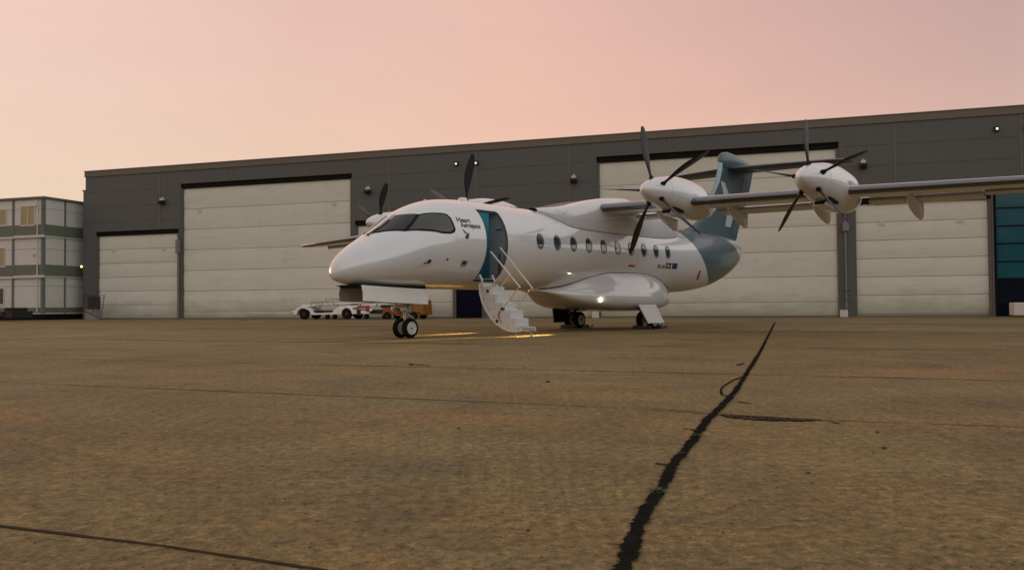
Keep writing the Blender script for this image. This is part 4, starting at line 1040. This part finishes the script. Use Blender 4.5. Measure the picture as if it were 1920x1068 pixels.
plate('nose_gear_door', [(-5.74, .42, 1.33), (-5.78, .455, 1.15), (-5.76, .46, .93), (-3.70, .47, .86), (-3.68, .42, 1.26)], .025, 'grey_in')
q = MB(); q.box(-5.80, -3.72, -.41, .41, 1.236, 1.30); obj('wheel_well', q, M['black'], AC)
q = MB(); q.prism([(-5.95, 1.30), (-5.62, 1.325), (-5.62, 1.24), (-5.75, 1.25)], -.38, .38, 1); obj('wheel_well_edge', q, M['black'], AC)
for sg in (1, -1):
    T_ = 1.46*sg
    mg = MB(); mg.tube([(5.25, -T_*.9, .9), (5.3, -T_, .55), (5.32, -T_, .30)], [.09, .08, .06], 12); mg.tube([(5.32, -T_-.3, .29), (5.32, -T_+.3, .29)], .045, 10)
    mo = obj('main_gear', mg, M['darkmetal'], AC, smooth=True)
    q = MB(); q.tube([(5.2, -T_, .7), (4.98, -T_, .52), (5.2, -T_, .36)], .03, 8); q.tube([(4.95, -T_*.8, .75), (5.25, -T_, .45)], .02, 8); obj('drag_brace', q, M['metal'], mo, smooth=True)
    for dt in (.19, -.19): wheel(mo, 5.32, T_+dt, .29, .29, .2)
    a = plate('main_gear_door', [(4.35, -sg*1.70, .80), (5.42, -sg*1.70, .80), (5.68, -sg*1.86, .20), (4.67, -sg*1.86, .20)], .025*-sg, 'doorpanel' if sg > 0 else 'rubber')
    # wheel chocks with ropes
    for ds in (-.33, .33):
        ck = MB(); ck.prism([(5.32+ds-.11, .003), (5.32+ds+.11, .003), (5.32+ds+(.05 if ds > 0 else -.05), .13)], -T_-.32, -T_+.32, 1)
        o = obj('wheel_chock', ck, M['rubber'], None, bevel=.008)
        o.location = AC.location; o.rotation_euler = AC.rotation_euler
        tag(o, ('black wheel chock %s the near main wheels' if sg > 0 else 'black wheel chock %s the far main wheels') % ('in front of' if ds < 0 else 'behind'), 'wheel chock', 'wheel chocks')
    rp = MB(); rp.tube([(4.90, -T_-.25, .03), (4.75, -T_-.3, .09), (4.66, -T_-.22, .02), (4.55, -T_-.3, .08), (4.45, -T_-.2, .015), (4.5, -T_-.1, .02), (5.0, -T_+.2, .02), (5.6, -T_+.15, .02), (5.78, -T_-.3, .05), (5.92, -T_-.38, .10), (6.0, -T_-.3, .05), (5.92, -T_-.25, .01)], .013, 6)
    o = obj('chock_rope', rp, M['rubber'], None, smooth=True); o.location = AC.location; o.rotation_euler = AC.rotation_euler
    tag(o, 'looped black chock rope on the ground by the %s main wheels' % ('near' if sg > 0 else 'far'), 'rope', 'chock ropes')

# ---- landing lights
def spot(s, t, z, s2, t2, z2, e, ang, bl_, name='landing_beam'):
    a = Vector((s, -t, z)); b_ = Vector((s2, -t2, z2))
    l = bpy.data.lights.new(name, 'SPOT'); l.energy = e; l.spot_size = radians(ang); l.spot_blend = bl_; l.color = (1, .62, .20); l.shadow_soft_size = .03
    o = bpy.data.objects.new(name, l); COL.objects.link(o); o.parent = AC; o.location = a; o.rotation_euler = (a-b_).to_track_quat('Z', 'Y').to_euler()
LLp = (2.88, 1.20, .99)
for sg in (1, -1):
    ll_ = MB(); ll_.lathe((LLp[0], -sg*LLp[1], LLp[2]), (-1, -sg*.55, 0), [(-.10, .14), (0, .14), (.012, .125)], 20); hs = obj('landing_light', ll_, M['rail'], AC, smooth=True)
    le2 = MB()
    for dy, dz in ((-.085, -.04), (.075, .03)): le2.lathe((LLp[0]-.03, -sg*LLp[1]+dy-sg*.01, LLp[2]+dz), (-1, -sg*.55, 0), [(0, .058), (.015, .05), (.03, .015)], 14)
    obj('lamp_lens', le2, M['lamp_on'], hs, smooth=True)
spot(LLp[0]-.14, 1.36, .92, -1.45, 1.90, .0, 10000, 11, 1)
spot(LLp[0]-.14, -1.30, .92, -1.3, -1.02, .0, 8000, 11, 1)
spot(LLp[0]-.14, 1.36, .92, -7.0, 1.5, .0, 7000, 12, 1)

# ---- air stairs
stp = empty('airstair', (0, 0, 0)); stp.parent = AC
S0, S1 = -2.33, -1.80
prof_out = [(1.00, 1.36), (1.02, 1.12), (1.10, .88), (1.22, .68), (1.40, .47), (1.60, .31), (1.82, .20), (2.04, .145), (2.22, .14), (2.40, .16)]
prof_in = [(2.41, .25), (2.17, .262), (2.17, .47), (2.0, .47), (2.0, .68), (1.79, .68), (1.79, .87), (1.55, .87), (1.55, 1.09), (1.36, 1.09), (1.36, 1.29), (1.15, 1.30), (1.13, 1.37)]
for s in (S0, S1):
    sp_ = MB(); sp_.prism([(-t, z) for t, z in prof_out+prof_in], s-.025, s+.025, 0); obj('side_panel', sp_, M['stair'], stp, bevel=.006)
    lp = MB(); n_ = len(prof_out)
    lp.tube([(s-.03 if s == S0 else s+.03, -t, z) for t, z in prof_out], .022, 8); obj('edge_trim', lp, M['rail'], stp, smooth=True)
bk = MB(); bk.loft([[(S0+.026, -t, z+.012), (S1-.026, -t, z+.012), (S1-.026, -t, z+.035), (S0+.026, -t, z+.035)] for t, z in prof_out]); obj('underside_skin', bk, M['stair'], stp, smooth=True)
steps = [(1.15, 1.35, 1.29, 1.07), (1.35, 1.54, 1.09, .86), (1.54, 1.78, .87, .66), (1.78, 1.99, .68, .46), (1.99, 2.16, .47, .25)]
for t0, t1, z1, z0 in steps:
    q = MB(); q.box(S0+.03, S1-.03, -t1+.0, -t0, z1-.03, z1+.006); q.box(S0+.03, S1-.03, -t1-.02, -t1+.012, z0+.005, z1); obj('step', q, M['stair'], stp, bevel=.006)
q = MB(); q.box(S0+.03, S1-.03, -2.39, -2.19, .215, .245); obj('bottom_tread', q, M['stair'], stp, bevel=.006)
for s, (ta, za), (tb, zb) in ((S0-.0, (1.38, 2.19), (2.36, 1.24)), (S1+.0, (1.24, 2.33), (2.34, 1.22))):
    q = MB(); q.tube([(s, -ta, za), (s, -tb, zb)], .021, 8); h_ = obj('handrail', q, M['rail'], stp, smooth=True)
    for u in (.48, .97):
        tt = ta+(tb-ta)*u; zz = za+(zb-za)*u
        q = MB(); q.tube([(s, -tt, zz), (s, -(tt-.56), zz-.55)], .016, 8); obj('rail_strut', q, M['rail'], h_, smooth=True)
        q = MB(); q.lathe((s-.04, -(tt-.56), zz-.56), (1, 0, 0), [(0, .04), (.08, .04)], 10); obj('strut_foot', q, M['darkmetal'], h_)
for t in (2.12, 2.34):
    xx_ = S0+.1 if t < 2.2 else S1-.08
    q = MB(); q.tube([(xx_, -t, .15), (xx_, -t, .03)], .018, 8); q.lathe((xx_, -t, .0), (0, 0, 1), [(0, .035), (.03, .03)], 10); obj('support_foot', q, M['metal'], stp)
for s in (S0+.02, S1-.02):
    q = MB(); q.tube([(s, -1.02, 1.33), (s, -1.06, 1.45), (s, -.98, 1.60), (s, -.93, 1.56)], .028, 8); obj('hinge_arm', q, M['rail'], stp, smooth=True)
q = MB(); q.tube([(S0-.04, -1.70, .66), (S0-.045, -1.66, .58), (S0-.045, -1.67, .48)], .018, 6); obj('red_latch', q, M['red'], stp)
q = MB(); q.lathe((S0-.026, -1.60, .40), (-1, 0, 0), [(0, .045), (.012, .045)], 12); q.tube([(S0-.03, -1.70, .46), (S0-.03, -1.76, .34)], .008, 5); obj('latch_plate', q, M['darkmetal'], stp)
q = MB()
for t, z in ((1.08, 1.28), (1.16, .98), (1.3, .72), (1.5, .52), (1.95, .24), (2.3, .21), (1.5, .95), (1.75, .75), (1.98, .52)): q.lathe((S0-.026, -t, z), (-1, 0, 0), [(0, .014), (.008, .014)], 8)
obj('rivet', q, M['darkmetal'], stp)

# ------------------------------------------------------------------ render settings
SC.view_settings.view_transform = 'Standard'; SC.view_settings.look = 'None'; SC.view_settings.exposure = 0
SC.render.engine = 'CYCLES'
SC.cycles.use_denoising = True
SC.cycles.max_bounces = 8
